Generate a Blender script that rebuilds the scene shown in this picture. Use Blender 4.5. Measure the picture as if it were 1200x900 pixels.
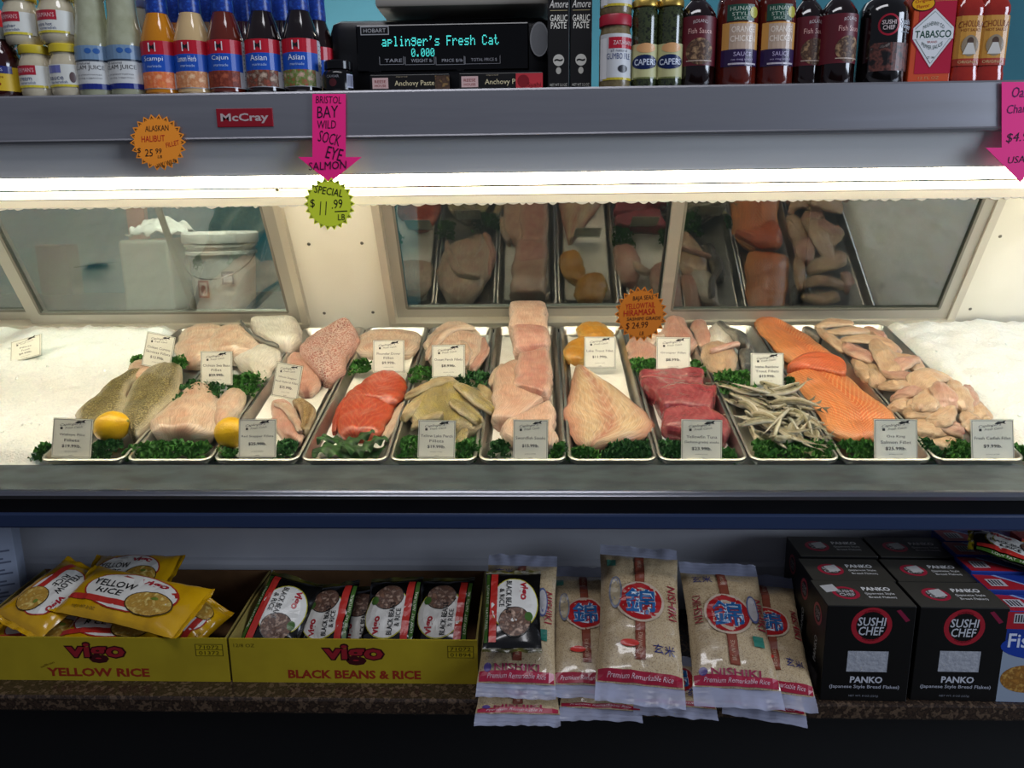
import bpy, bmesh, math, random
from mathutils import Vector, Matrix, noise
for _o in list(bpy.data.objects): bpy.data.objects.remove(_o)
S = bpy.context.scene
COL = S.collection
R = math.radians
# ------------------------------------------------------------------ camera
CAMZ = 1.25
F_PX, PITCH, YAW, ROLL = 902.5, 0.2220, 0.0335, -0.0109
CAM = Vector((0, 0, CAMZ))
AF = Vector((-math.sin(YAW)*math.cos(PITCH), math.cos(YAW)*math.cos(PITCH), -math.sin(PITCH)))
_rt = Vector((math.cos(YAW), math.sin(YAW), 0)); _up = _rt.cross(AF)
AR = _rt*math.cos(ROLL) + _up*math.sin(ROLL)
AU = -_rt*math.sin(ROLL) + _up*math.cos(ROLL)
cd = bpy.data.cameras.new('camera'); cam = bpy.data.objects.new('camera', cd); COL.objects.link(cam)
cd.sensor_width = 36; cd.lens = 36*F_PX/1200; cd.clip_start = 0.02; cd.clip_end = 60
cam.matrix_world = Matrix(((AR.x, AU.x, -AF.x, CAM.x), (AR.y, AU.y, -AF.y, CAM.y), (AR.z, AU.z, -AF.z, CAM.z), (0, 0, 0, 1)))
S.camera = cam
# ------------------------------------------------------------------ world and room light
W = bpy.data.worlds.new('world'); S.world = W; W.use_nodes = True
W.node_tree.nodes['Background'].inputs[0].default_value = (0.72, 0.78, 1.0, 1)
W.node_tree.nodes['Background'].inputs[1].default_value = 0.14
def area(name, loc, target, sx, sy, power, color):
    l = bpy.data.lights.new(name, 'AREA'); l.shape = 'RECTANGLE'; l.size = sx; l.size_y = sy; l.energy = power; l.color = color
    o = bpy.data.objects.new(name, l); COL.objects.link(o); o.location = loc
    o.rotation_euler = (Vector(target)-Vector(loc)).to_track_quat('-Z', 'Y').to_euler(); return o
area('shop_window_light', (3.3, -0.3, 1.8), (0.0, 1.3, 1.3), 1.4, 1.8, 85, (0.74, 0.84, 1.0))
area('ceiling_light_of_the_shop', (-0.3, 0.3, 3.0), (-0.2, 1.4, 0.4), 1.6, 0.4, 18, (0.95, 0.95, 1.0))
area('ceiling_light_behind_the_counter', (0.0, 2.7, 2.75), (0.0, 3.1, 0.6), 1.8, 0.5, 6, (0.9, 0.97, 1.0))
area('added_fill_over_the_back_counter', (-1.0, 2.05, 2.3), (-1.05, 2.8, 1.05), .4, .4, 55, (1.0, .97, .92))  # unseen lamp added to brighten the front of the bucket
S.view_settings.view_transform = 'Standard'; S.view_settings.look = 'None'
S.view_settings.exposure = 0.0; S.view_settings.gamma = 1.0; S.view_settings.use_curve_mapping = False

# ------------------------------------------------------------------ helpers
def ray(px, py):
    return (AF + AR*((px-600)/F_PX) + AU*((450-py)/F_PX))
def at_y(px, py, y):
    d = ray(px, py); return CAM + d*(y/d.y)
def at_z(px, py, z):
    d = ray(px, py); return CAM + d*((z-CAMZ)/d.z)
class Plane:
    def __init__(s, p0, p1, flip=1):      # plane holding the world X axis and the two (y,z) points; along = p0 -> p1
        s.o = Vector((0, p0[0], p0[1])); a = Vector((0, p1[0]-p0[0], p1[1]-p0[1])); s.len = a.length
        s.a = a.normalized(); s.x = Vector((1, 0, 0)); s.n = s.x.cross(s.a)*flip
    def hit(s, px, py, h=0):
        d = ray(px, py); o = s.o+s.n*h
        return CAM + d*((o-CAM).dot(s.n)/d.dot(s.n))
    def uv(s, px, py, h=0):
        p = s.hit(px, py, h)-s.o; return (p.x, p.dot(s.a))
    def pt(s, u, v, h=0): return s.o + s.x*u + s.a*v + s.n*h
Z0 = CAMZ
DECK = Plane((1.3257, Z0-.4408), (1.9404, Z0-.2864))       # plane of the tray rims
DOOR = Plane((1.9704, Z0-.2755), (1.7989, Z0+.046))         # plane of the sliding doors
TW, X0 = .163, -.9239

def lin(c):
    if isinstance(c, str):
        c = tuple(int(c[i:i+2], 16)/255 for i in (0, 2, 4))
    return tuple((v/12.92 if v <= .04045 else ((v+.055)/1.055)**2.4) for v in c[:3]) + (1,)
_M = {}
def mat(name, col, rough=.5, metal=0, col2=None, scale=40, bump=0, bscale=None, coat=0, sss=0, emit=0, trans=0, ior=1.45, spec=.5, detail=4, stretch=None, ramp=(.35, .65), vor=False, kind=None, rvar=0, coord='Object'):
    if name in _M: return _M[name]
    m = bpy.data.materials.new(name); m.use_nodes = True; nt = m.node_tree; b = nt.nodes['Principled BSDF']
    L = nt.links.new
    I = b.inputs
    I['Base Color'].default_value = lin(col); I['Roughness'].default_value = rough; I['Metallic'].default_value = metal
    I['IOR'].default_value = ior; I['Specular IOR Level'].default_value = spec
    if coat: I['Coat Weight'].default_value = coat; I['Coat Roughness'].default_value = .08
    if sss:
        I['Subsurface Weight'].default_value = sss; I['Subsurface Radius'].default_value = (.012, .006, .004); I['Subsurface Scale'].default_value = .6
    if trans: I['Transmission Weight'].default_value = trans
    if emit: I['Emission Color'].default_value = lin(col); I['Emission Strength'].default_value = emit
    if col2 or bump:
        tc = nt.nodes.new('ShaderNodeTexCoord'); src = tc.outputs[coord]
        if stretch:
            mp = nt.nodes.new('ShaderNodeMapping'); mp.inputs['Scale'].default_value = stretch; L(src, mp.inputs[0]); src = mp.outputs[0]
        if vor:
            n = nt.nodes.new('ShaderNodeTexVoronoi'); n.inputs['Scale'].default_value = scale; out = n.outputs['Distance']
        else:
            n = nt.nodes.new('ShaderNodeTexNoise'); n.inputs['Scale'].default_value = scale; n.inputs['Detail'].default_value = detail; out = n.outputs['Fac']
        L(src, n.inputs['Vector'])
        if col2:
            r = nt.nodes.new('ShaderNodeValToRGB'); r.color_ramp.elements[0].position = ramp[0]; r.color_ramp.elements[1].position = ramp[1]
            cs = list(col2) if isinstance(col2, (list, tuple)) else [col2]
            r.color_ramp.elements[0].color = lin(col); r.color_ramp.elements[1].color = lin(cs[-1])
            for i, c in enumerate(cs[:-1]):
                e = r.color_ramp.elements.new(ramp[0]+(ramp[1]-ramp[0])*(i+1)/len(cs)); e.color = lin(c)
            L(out, r.inputs[0]); L(r.outputs[0], b.inputs['Base Color'])
        if bump:
            if bscale:
                n2 = nt.nodes.new('ShaderNodeTexNoise'); n2.inputs['Scale'].default_value = bscale; n2.inputs['Detail'].default_value = 5; L(src, n2.inputs['Vector']); out = n2.outputs['Fac']
            bp = nt.nodes.new('ShaderNodeBump'); bp.inputs['Strength'].default_value = 1; bp.inputs['Distance'].default_value = bump
            L(out, bp.inputs['Height']); L(bp.outputs[0], b.inputs['Normal'])
        if rvar:
            mr = nt.nodes.new('ShaderNodeMapRange'); mr.inputs['To Min'].default_value = rough-rvar; mr.inputs['To Max'].default_value = rough+rvar
            L(n.outputs[0], mr.inputs[0]); L(mr.outputs[0], b.inputs['Roughness'])
    _M[name] = m; return m
def glassmat(name, tint, fac, rough=.0, fres=0, gl=(1, 1, 1)):
    if name in _M: return _M[name]
    m = bpy.data.materials.new(name); m.use_nodes = True; nt = m.node_tree; nt.nodes.clear(); L = nt.links.new
    o = nt.nodes.new('ShaderNodeOutputMaterial'); mx = nt.nodes.new('ShaderNodeMixShader')
    t = nt.nodes.new('ShaderNodeBsdfTransparent'); t.inputs[0].default_value = lin(tint)
    g = nt.nodes.new('ShaderNodeBsdfGlossy'); g.inputs['Roughness'].default_value = rough; g.inputs['Color'].default_value = gl+(1,)
    if fres:
        fn = nt.nodes.new('ShaderNodeFresnel'); fn.inputs[0].default_value = fres; L(fn.outputs[0], mx.inputs[0])
    else: mx.inputs[0].default_value = fac
    L(t.outputs[0], mx.inputs[1]); L(g.outputs[0], mx.inputs[2]); L(mx.outputs[0], o.inputs[0])
    _M[name] = m; return m
def ink(c, rough=.28, emit=0): return mat('print_'+c+('_lit' if emit else ''), c, rough, emit=emit)
def fishmat(name, base, c2, line=None, lscale=60, lamt=.5, chev=1.2, edge=None, scale=55, bump=.0009, rough=.3, back=None, speck=None, sscale=260, samt=.7):
    """flesh: mottled base, optional fibre/chevron lines across UV, optional edge colour at the sides, optional scale speckle"""
    if name in _M: return _M[name]
    m = bpy.data.materials.new(name); m.use_nodes = True; nt = m.node_tree; b = nt.nodes['Principled BSDF']; L = nt.links.new; N = nt.nodes.new
    tc = N('ShaderNodeTexCoord'); no = N('ShaderNodeTexNoise'); no.inputs['Scale'].default_value = scale; no.inputs['Detail'].default_value = 5; L(tc.outputs['Object'], no.inputs['Vector'])
    r = N('ShaderNodeValToRGB'); r.color_ramp.elements[0].position = .35; r.color_ramp.elements[1].position = .66
    r.color_ramp.elements[0].color = lin(base); r.color_ramp.elements[1].color = lin(c2); L(no.outputs['Fac'], r.inputs[0]); col = r.outputs[0]
    uv = N('ShaderNodeUVMap'); sep = N('ShaderNodeSeparateXYZ'); L(uv.outputs[0], sep.inputs[0])
    def math_(op, a, bb=None):
        n = N('ShaderNodeMath'); n.operation = op
        for i, v in enumerate((a, bb)):
            if v is None: continue
            if isinstance(v, (int, float)): n.inputs[i].default_value = v
            else: L(v, n.inputs[i])
        return n.outputs[0]
    def mixc(fac, a, bc):
        n = N('ShaderNodeMix'); n.data_type = 'RGBA'
        L(fac, n.inputs[0]); L(a, n.inputs[6])
        n.inputs[7].default_value = lin(bc); return n.outputs[2]
    cen = math_('ABSOLUTE', math_('SUBTRACT', sep.outputs[1], .5))     # 0 at the middle, .5 at the sides
    hgt = no.outputs['Fac']
    if back:   # dark or pale band along the middle
        f = math_('SUBTRACT', 1.0, math_('MULTIPLY', cen, 5.5)); f = math_('MAXIMUM', f, 0.0)
        f = math_('MULTIPLY', f, math_('MULTIPLY', no.outputs['Fac'], 1.3)); col = mixc(f, col, back)
    if line:
        w = math_('SINE', math_('ADD', math_('MULTIPLY', math_('ADD', sep.outputs[0], math_('MULTIPLY', cen, chev)), lscale*6.283), math_('MULTIPLY', no.outputs['Fac'], 5.0)))
        f = math_('MULTIPLY', math_('MAXIMUM', w, 0.0), lamt); col = mixc(f, col, line)
    if speck:
        v = N('ShaderNodeTexVoronoi'); v.inputs['Scale'].default_value = sscale; L(tc.outputs['Object'], v.inputs['Vector'])
        f = math_('MULTIPLY', math_('GREATER_THAN', v.outputs['Distance'], .45), samt); col = mixc(f, col, speck); hgt = v.outputs['Distance']
    if edge:
        f = math_('MAXIMUM', math_('MULTIPLY', math_('SUBTRACT', cen, .3), 4.5), 0.0); f = math_('MINIMUM', f, 1.0); col = mixc(f, col, edge)
    mp = N('ShaderNodeMapping'); mp.inputs['Scale'].default_value = (5, 46, 1); L(uv.outputs[0], mp.inputs[0])
    gr = N('ShaderNodeTexNoise'); gr.inputs['Scale'].default_value = 1.6; gr.inputs['Detail'].default_value = 6; gr.inputs['Distortion'].default_value = .6; L(mp.outputs[0], gr.inputs['Vector'])
    gm = N('ShaderNodeMapRange'); gm.inputs['From Min'].default_value = .3; gm.inputs['From Max'].default_value = .7; gm.inputs['To Min'].default_value = .5; gm.inputs['To Max'].default_value = .95; L(gr.outputs['Fac'], gm.inputs[0])
    vm = N('ShaderNodeVectorMath'); vm.operation = 'SCALE'; L(col, vm.inputs[0]); L(gm.outputs[0], vm.inputs['Scale']); col = vm.outputs[0]
    hgt = math_('ADD', hgt, math_('MULTIPLY', gr.outputs['Fac'], 1.2))
    L(col, b.inputs['Base Color']); b.inputs['Roughness'].default_value = rough
    b.inputs['Subsurface Weight'].default_value = .12; b.inputs['Subsurface Radius'].default_value = (.01, .005, .003); b.inputs['Subsurface Scale'].default_value = .5
    b.inputs['Coat Weight'].default_value = .4; b.inputs['Coat Roughness'].default_value = .14
    bp = N('ShaderNodeBump'); bp.inputs['Strength'].default_value = 1; bp.inputs['Distance'].default_value = bump; L(hgt, bp.inputs['Height']); L(bp.outputs[0], b.inputs['Normal'])
    _M[name] = m; return m

def tag(o, label=None, cat=None, group=None, kind=None):
    if label: o['label'] = label
    if cat: o['category'] = cat
    if group: o['group'] = group
    if kind: o['kind'] = kind
    return o
def thing(name, loc, label, cat, group=None, rz=0):
    o = bpy.data.objects.new(name, None); o.empty_display_size = .05; COL.objects.link(o)
    o.location = loc; o.rotation_euler = (0, 0, rz); return tag(o, label, cat, group)
def mk(name, V, Fc, m, parent=None, smooth=False, uv=None, world=True, mats=None, fmat=None):
    me = bpy.data.meshes.new(name); me.from_pydata([tuple(v) for v in V], [], Fc)
    for x in (mats or [m]): me.materials.append(x)
    if fmat:
        for p, i in zip(me.polygons, fmat): p.material_index = i
    if smooth:
        me.polygons.foreach_set('use_smooth', [True]*len(me.polygons))
    if uv:
        l = me.uv_layers.new(name='UVMap')
        for lp in me.loops: l.data[lp.index].uv = uv[lp.vertex_index]
    me.update()
    o = bpy.data.objects.new(name, me); COL.objects.link(o)
    if parent is not None:
        o.parent = parent
        if world:
            mb = parent.matrix_basis.copy(); pp = parent.parent
            if pp is not None: mb = pp.matrix_basis @ parent.matrix_parent_inverse @ mb
            o.matrix_parent_inverse = mb.inverted()
    return o
def recenter(o):          # move a top-level mesh's origin to its base centre
    vs = o.data.vertices; n = len(vs)
    c = Vector((sum(v.co.x for v in vs)/n, sum(v.co.y for v in vs)/n, min(v.co.z for v in vs)))
    for v in vs: v.co -= c
    o.location = c; return o
class MB:
    def __init__(s): s.V = []; s.F = []
    def add(s, V, F):
        n = len(s.V); s.V += [Vector(v) for v in V]; s.F += [tuple(i+n for i in f) for f in F]; return s
    def box(s, a, b, T=None, bev=0):
        a, b = Vector(a), Vector(b)
        if bev:
            bm = bmesh.new(); bmesh.ops.create_cube(bm, size=1)
            for v in bm.verts: v.co = Vector(((a.x+b.x)/2+v.co.x*(b.x-a.x), (a.y+b.y)/2+v.co.y*(b.y-a.y), (a.z+b.z)/2+v.co.z*(b.z-a.z)))
            bmesh.ops.bevel(bm, geom=bm.edges[:], offset=bev, segments=2, affect='EDGES', profile=.5)
            bm.verts.index_update(); V = [v.co.copy() for v in bm.verts]; F = [tuple(v.index for v in f.verts) for f in bm.faces]; bm.free()
        else:
            V = [Vector((x, y, z)) for x in (a.x, b.x) for y in (a.y, b.y) for z in (a.z, b.z)]
            F = [(0, 1, 3, 2), (4, 6, 7, 5), (0, 4, 5, 1), (2, 3, 7, 6), (0, 2, 6, 4), (1, 5, 7, 3)]
        if T is not None: V = [T @ v for v in V]
        return s.add(V, F)
    def prism(s, poly, x0, x1):      # (y,z) outline extruded along X
        n = len(poly); V = [(x0, y, z) for y, z in poly]+[(x1, y, z) for y, z in poly]
        F = [(i, (i+1) % n, n+(i+1) % n, n+i) for i in range(n)]+[tuple(range(n))[::-1], tuple(range(n, 2*n))]
        return s.add(V, F)
    def lathe(s, prof, c=(0, 0, 0), n=28, sq=1.0, cap=True):
        V = []; F = []; k = len(prof)
        for r, z in prof:
            for i in range(n):
                a = 2*math.pi*i/n; ca, sa = math.cos(a), math.sin(a)
                if sq != 1:
                    q = (abs(ca)**(2*sq)+abs(sa)**(2*sq))**(-1/(2*sq)); ca, sa = ca*q, sa*q
                V.append((c[0]+r*ca, c[1]+r*sa, c[2]+z))
        for j in range(k-1):
            for i in range(n): F.append((j*n+i, j*n+(i+1) % n, (j+1)*n+(i+1) % n, (j+1)*n+i))
        if cap: F.append(tuple(range(n))[::-1]); F.append(tuple(range((k-1)*n, k*n)))
        return s.add(V, F)
    def tube(s, pts, r, n=8):
        pts = [Vector(p) for p in pts]; V = []; F = []
        for j, p in enumerate(pts):
            t = (pts[min(j+1, len(pts)-1)]-pts[max(j-1, 0)]).normalized()
            u = t.cross(Vector((0, 0, 1)) if abs(t.z) < .9 else Vector((1, 0, 0))).normalized(); w = t.cross(u)
            V += [p+(u*math.cos(2*math.pi*i/n)+w*math.sin(2*math.pi*i/n))*r for i in range(n)]
        for j in range(len(pts)-1):
            for i in range(n): F.append((j*n+i, j*n+(i+1) % n, (j+1)*n+(i+1) % n, (j+1)*n+i))
        F += [tuple(range(n))[::-1], tuple(range(len(V)-n, len(V)))]
        return s.add(V, F)
    def grid(s, fn, nu, nv):
        V = [fn(i/nu, j/nv) for i in range(nu+1) for j in range(nv+1)]
        F = [(i*(nv+1)+j, (i+1)*(nv+1)+j, (i+1)*(nv+1)+j+1, i*(nv+1)+j+1) for i in range(nu) for j in range(nv)]
        return s.add(V, F)
    def build(s, name, m, parent=None, smooth=False, world=True):
        return mk(name, s.V, s.F, m, parent, smooth, None, world)
def autosmooth(o, ang=35):
    o.data.polygons.foreach_set('use_smooth', [True]*len(o.data.polygons))
    bm = bmesh.new(); bm.from_mesh(o.data)
    for e in bm.edges:
        if len(e.link_faces) == 2 and e.calc_face_angle(0) > R(ang): e.smooth = False
    bm.to_mesh(o.data); bm.free(); return o

# ---- lettering: built-in font turned into mesh outlines
_T = {}
def text2d(s, bold=0, shear=0, space=1):
    k = (s, bold, shear, space)
    if k in _T: return _T[k]
    c = bpy.data.curves.new('t', 'FONT'); c.body = s; c.size = 1; c.resolution_u = 2; c.offset = bold; c.shear = shear; c.space_character = space; c.fill_mode = 'FRONT'
    o = bpy.data.objects.new('t', c); me = bpy.data.meshes.new_from_object(o)
    V = [(v.co.x, v.co.y) for v in me.vertices]; F = [tuple(p.vertices) for p in me.polygons]
    bpy.data.objects.remove(o); bpy.data.curves.remove(c); bpy.data.meshes.remove(me)
    if not V: V = [(0, 0), (1, 0), (0, 1)]; F = []
    x0, x1 = min(v[0] for v in V), max(v[0] for v in V); y0, y1 = min(v[1] for v in V), max(v[1] for v in V)
    V = [((x-(x0+x1)/2)/(x1-x0), (y-(y0+y1)/2)/(y1-y0)) for x, y in V]
    _T[k] = (V, F); return _T[k]
EPS = .00022
def put(items, fn, parent, world=False, base=1):
    """items: 2D print placed through fn(u,v,offset)->3D.  One mesh per ink and kind of mark."""
    G = {}; boxes = []
    for li, it in enumerate(items):
        k = it[0]
        if k == 'text':
            _, s, u, v, w, h, c = it[:7]; o = it[7] if len(it) > 7 else {}
            V, F = text2d(s, o.get('bold', 0), o.get('shear', 0)); a = R(o.get('rot', 0)); ca, sa = math.cos(a), math.sin(a)
            arc = o.get('arc', 0)
            V2 = []
            for x, y in V:
                x, y = x*w, y*h
                if arc: y += arc*(x*x/(w*w/4))
                V2.append((u+x*ca-y*sa, v+x*sa+y*ca))
            nm = 'lettering'
        else:
            c = it[-1]; nm = 'printed_panel'; V2 = []; F = []
            if k == 'rect':
                _, u0, v0, u1, v1, _c = it; n1 = max(1, min(14, int(abs(u1-u0)/.006))); n2 = max(1, min(14, int(abs(v1-v0)/.006)))
                V2 = [(u0+(u1-u0)*i/n1, v0+(v1-v0)*j/n2) for i in range(n1+1) for j in range(n2+1)]
                F = [(i*(n2+1)+j, (i+1)*(n2+1)+j, (i+1)*(n2+1)+j+1, i*(n2+1)+j+1) for i in range(n1) for j in range(n2)]
            elif k in ('ell', 'ring'):
                u, v, rx, ry = it[1:5]; n = 28; r0 = it[5] if k == 'ring' else 0; rings = 2 if k == 'ring' else 5
                for j in range(rings):
                    q = r0+(1-r0)*j/(rings-1)
                    V2 += [(u+rx*q*math.cos(2*math.pi*i/n), v+ry*q*math.sin(2*math.pi*i/n)) for i in range(n)]
                for j in range(rings-1):
                    for i in range(n): F.append((j*n+i, (j+1)*n+i, (j+1)*n+(i+1) % n, j*n+(i+1) % n))
            elif k == 'poly':
                V2 = list(it[1]); F = [tuple(range(len(V2)))]
        sp = max(max(q[0] for q in V2)-min(q[0] for q in V2), max(q[1] for q in V2)-min(q[1] for q in V2)) if V2 else 0
        key = (nm, c if isinstance(c, str) else c.name, li if sp > .016 else -1)
        x0, x1 = min(q[0] for q in V2), max(q[0] for q in V2); y0, y1 = min(q[1] for q in V2), max(q[1] for q in V2)
        lay = max([b_[4]+1 for b_ in boxes if b_[0] < x1 and b_[1] > x0 and b_[2] < y1 and b_[3] > y0] or [0]); boxes.append((x0, x1, y0, y1, lay)); off = EPS*(base+lay)
        g = G.setdefault(key, (MB(), c))
        g[0].add([fn(u, v, off) for u, v in V2], F)
    for (nm, _, _), (mb, c) in G.items():
        mb.build(nm, ink(c) if isinstance(c, str) else c, parent, world=world)
def flatmap(o, ax, ay):
    o = Vector(o); ax = Vector(ax).normalized(); ay = Vector(ay).normalized(); n = ax.cross(ay)
    return lambda u, v, e: o+ax*u+ay*v+n*e
def cylmap(r, sq=1.0):
    def f(u, v, e):
        a = u/r; x, y = math.sin(a), -math.cos(a)
        if sq != 1:
            q = (abs(x)**(2*sq)+abs(y)**(2*sq))**(-1/(2*sq)); x, y = x*q, y*q
        return Vector(((r+e)*x, (r+e)*y, v))
    return f
def crom(P, t):      # Catmull-Rom through a list of vectors, t in 0..1
    n = len(P)-1; x = min(max(t*n, 0), n-1e-6); i = int(x); f = x-i
    p0, p1, p2, p3 = P[max(i-1, 0)], P[i], P[i+1], P[min(i+2, n)]
    return p1*1.0+(p2-p0)*(.5*f)+(p0*2-p1*5+p2*4-p3)*(.5*f*f)+(p1*3-p0-p2*3+p3)*(.5*f**3)
rng = random.Random(7)
# ================================================================== materials used by the case
STEEL = mat('brushed_steel', '9a9ca4', .3, 1, col2='8c8e96', scale=8, stretch=(.4, 20, 60), bump=.0001, rvar=.08)
STEEL2 = mat('canopy_steel', 'b2b2b6', .34, .85, col2='a2a2a8', scale=5, stretch=(.6, 8, 8), rvar=.1)
ALU = mat('aluminium', 'c4c4c0', .34, 1, col2='b4b4b0', scale=30, bump=.0001)
WHITE = mat('white_enamel', 'e6e2d6', .35, col2='dcd8ca', scale=6)
WHITE2 = mat('white_kick_enamel', 'c9cacf', .3, col2='bcbdc4', scale=5)
FRAME = mat('door_frame_metal', 'a5a29a', .4, .5)
BLACKG = mat('black_gloss', '0b0c10', .06, spec=.8)
NAVY = mat('navy_bumper', '263350', .3)
BLACK = mat('black_matt', '060607', .7)
GRANITE = mat('granite', '17120f', .25, col2=['3c2e24', '211915', '5c4a3a', '2b2320'], scale=120, detail=6, ramp=(.25, .75), bump=.0003)
TEAL = mat('teal_paint', '357d8e', .6, col2='307484', scale=3)
ICE = mat('crushed_ice', 'f4f4f2', .45, col2='e4e7e8', scale=220, bump=.0022, bscale=240, sss=.15)
DGLASS = glassmat('door_glass', 'c4c8c0', .135, .012)
FGLASS = glassmat('front_glass', 'fbfdfc', 0, 0, fres=1.16)
TUBE = mat('lamp_tube', 'fff3dc', .5, emit=23)
RAIL_GLOW = mat('rail_painted_glow', 'fff5e4', .5, emit=.85)  # white rail given emission in place of tube light falling on it
def zz(v): return Z0+v
# ------------------------------------------------------------------ room
def struct(name, mb, m): return tag(mb.build(name, m), kind='structure')
struct('floor', MB().box((-3.2, -3.4, -.05), (3.2, 4.0, 0)), mat('floor_tile_dark', '3a3733', .5, col2='2c2a27', scale=4))
struct('wall_back', MB().box((-3.2, 3.9, 0), (3.2, 4.0, 3.2)), TEAL)
mb = MB()
for x in (-.52, .31, 1.02, 1.9): mb.box((x-.004, 3.894, 0), (x+.004, 3.9, 3.0))
struct('trim_1', mb, mat('teal_batten', '357c8c', .6))
# counter and goods behind the case, seen through the left door
bz = at_y(266, 363, 2.75).z
ct = thing('back_counter', (-1.2, 2.9, 0), 'steel work counter behind the left sliding glass door', 'counter')
MB().box((-2.6, 2.45, bz-.03), (-.45, 3.4, bz)).build('counter_top', STEEL, ct); MB().box((-2.55, 2.5, 0), (-.5, 3.35, bz-.03)).build('counter_body', mat('grey_panel', '6a6c68', .5), ct)
cb = thing('dark_backdrop', (.9, 3.2, 0), 'tall dark cabinet behind the right pair of sliding doors', 'cabinet')
MB().box((-.44, 2.9, 0), (2.6, 3.5, 1.36)).build('backdrop_body', mat('backdrop_dark', '1c1c1e', .6), cb)  # block added so the view through the right doors stays dark
for x in (-.08, .62, 1.32, 2.02): MB().box((x-.33, 2.885, .1), (x+.33, 2.9, 1.3)).build('backdrop_panel', mat('backdrop_panel_dark', '232326', .5), cb)
# bucket
bc = at_y(266, 363, 2.75); br = .118
bk = thing('plastic_bucket', bc, 'white lidded plastic bucket seen through the left sliding glass door', 'bucket')
BK = mat('bucket_white', 'e4e1dc', .4, col2='d4d0ca', scale=20)
autosmooth(MB().lathe([(br*.82, 0), (br*.86, .02), (br*.97, .2), (br*1.03, .202), (br*1.03, .212), (br*.98, .214), (br*.98, .226), (br*1.05, .228), (br*1.05, .236), (br*.98, .24)], n=36).build('bucket_body', BK, bk, world=False))
autosmooth(MB().lathe([(br*1.08, .24), (br*1.1, .244), (br*1.1, .272), (br*1.06, .278), (br*.98, .272), (br*.96, .268)], n=36).build('lid', mat('lid_white', 'f0eeea', .35), bk, world=False))
h = [(-br*1.05*math.cos(a), -br*1.05-.004 if 0 else -br*1.05*math.sin(a)-.004, .205-.085*math.sin(a)) for a in [i*math.pi/16 for i in range(17)]]
MB().tube(h, .0022, 6).build('bail_handle', mat('wire_grey', '777777', .4, .8), bk, world=False)
put([('rect', -.055, .055, -.01, .115, 'b97468'), ('rect', -.048, .062, -.017, .108, 'e0c8c0'), ('ell', -.032, .084, .011, .015, 'a5584c'), ('rect', .035, .1, .075, .145, '8a8a92'), ('rect', .041, .108, .069, .137, 'c9c9cf')], cylmap(br*.94), bk, base=6)
# cloth and grey bin under it
rb = at_y(183, 330, 2.72)
rag = MB()
def ragf(u, v):
    a = (u-.5)*.20; b = (v-.5)*.16
    z = .045*math.exp(-((u-.5)**2*5+(v-.5)**2*8))+.022*noise.noise(Vector((u*6, v*5, 2)))+.012*noise.noise(Vector((u*14, v*12, 5)))
    e = max(abs(u-.5), abs(v-.5))*2; return Vector((a*(1-.2*noise.noise(Vector((v*5, 1, 0)))), b, z-.05*max(0, e-.75)))
rag.grid(ragf, 26, 20)
bt = at_y(183, 281, 2.72)
bn = thing('waste_bin', (bt.x, 2.85, bz), 'grey bin with a white cloth on it behind the left glass door', 'bin')
MB().box((bt.x-.13, 2.70, bz), (bt.x+.05, 2.95, bt.z), bev=.012).build('bin_body', mat('bin_grey', '8d908a', .5), bn)
o = rag.build('cleaning_cloth', mat('cloth_white', 'eeeeea', .9), smooth=True); o.location = (bt.x-.02, 2.82, bt.z+.03)
md = o.modifiers.new('s', 'SOLIDIFY'); md.thickness = .004
tag(o, 'crumpled white cloth seen through the left sliding glass door', 'cloth')
pk = at_y(163, 290, 3.86); 
tag(MB().box((pk.x-.045, 3.86, .9), (pk.x+.045, 3.895, 1.42)).build('wall_post', mat('pink_post', 'c98d80', .6)), 'narrow salmon pink post on the back wall behind the left door', 'post')
oc = at_y(77, 302, 3.4)
ob = thing('outlet_box', (oc.x, 3.36, bz), 'small dark box on the counter behind the left glass door', 'box')
MB().box((oc.x-.07, 3.3, bz), (oc.x+.07, 3.39, oc.z+.06), bev=.006).build('box_body', mat('dark_outlet', '30312e', .6), ob)

# ------------------------------------------------------------------ display case
XA, XB = -1.75, 1.6
case = thing('display_case', (0, 1.5, 0), 'long steel refrigerated seafood display case lit from inside', 'display case')
MB().box((XA, 1.262, zz(.168)), (XB, 1.80, zz(.180))).build('canopy_top', STEEL, case)
autosmooth(MB().prism([(1.247, zz(.182)), (1.245, zz(.179)), (1.245, zz(.116)), (1.243, zz(.1135)), (1.245, zz(.110)), (1.250, zz(.109)), (1.262, zz(.112)), (1.262, zz(.182))], XA, XB).build('canopy_lip', STEEL2, case), 30)
MB().prism([(1.255, zz(.110)), (1.268, zz(.058)), (1.272, zz(.058)), (1.275, zz(.110))], XA, XB).build('canopy_band', mat('canopy_band_steel', 'd2d2d0', .4, .1, col2='c4c4c2', scale=3, stretch=(.5, 4, 4)), case)
MB().box((XA, 1.272, zz(.094)), (XB, 1.80, zz(.104))).build('case_ceiling', WHITE, case)
MB().box((XA, 1.76, zz(.10)), (XB, 1.80, zz(.17))).build('canopy_back', STEEL, case)
# front glass
fg = MB().prism([(1.212, zz(-.455)), (1.262, zz(.06)), (1.267, zz(.06)), (1.217, zz(-.455))], XA, XB).build('front_glass', FGLASS, case)
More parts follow.
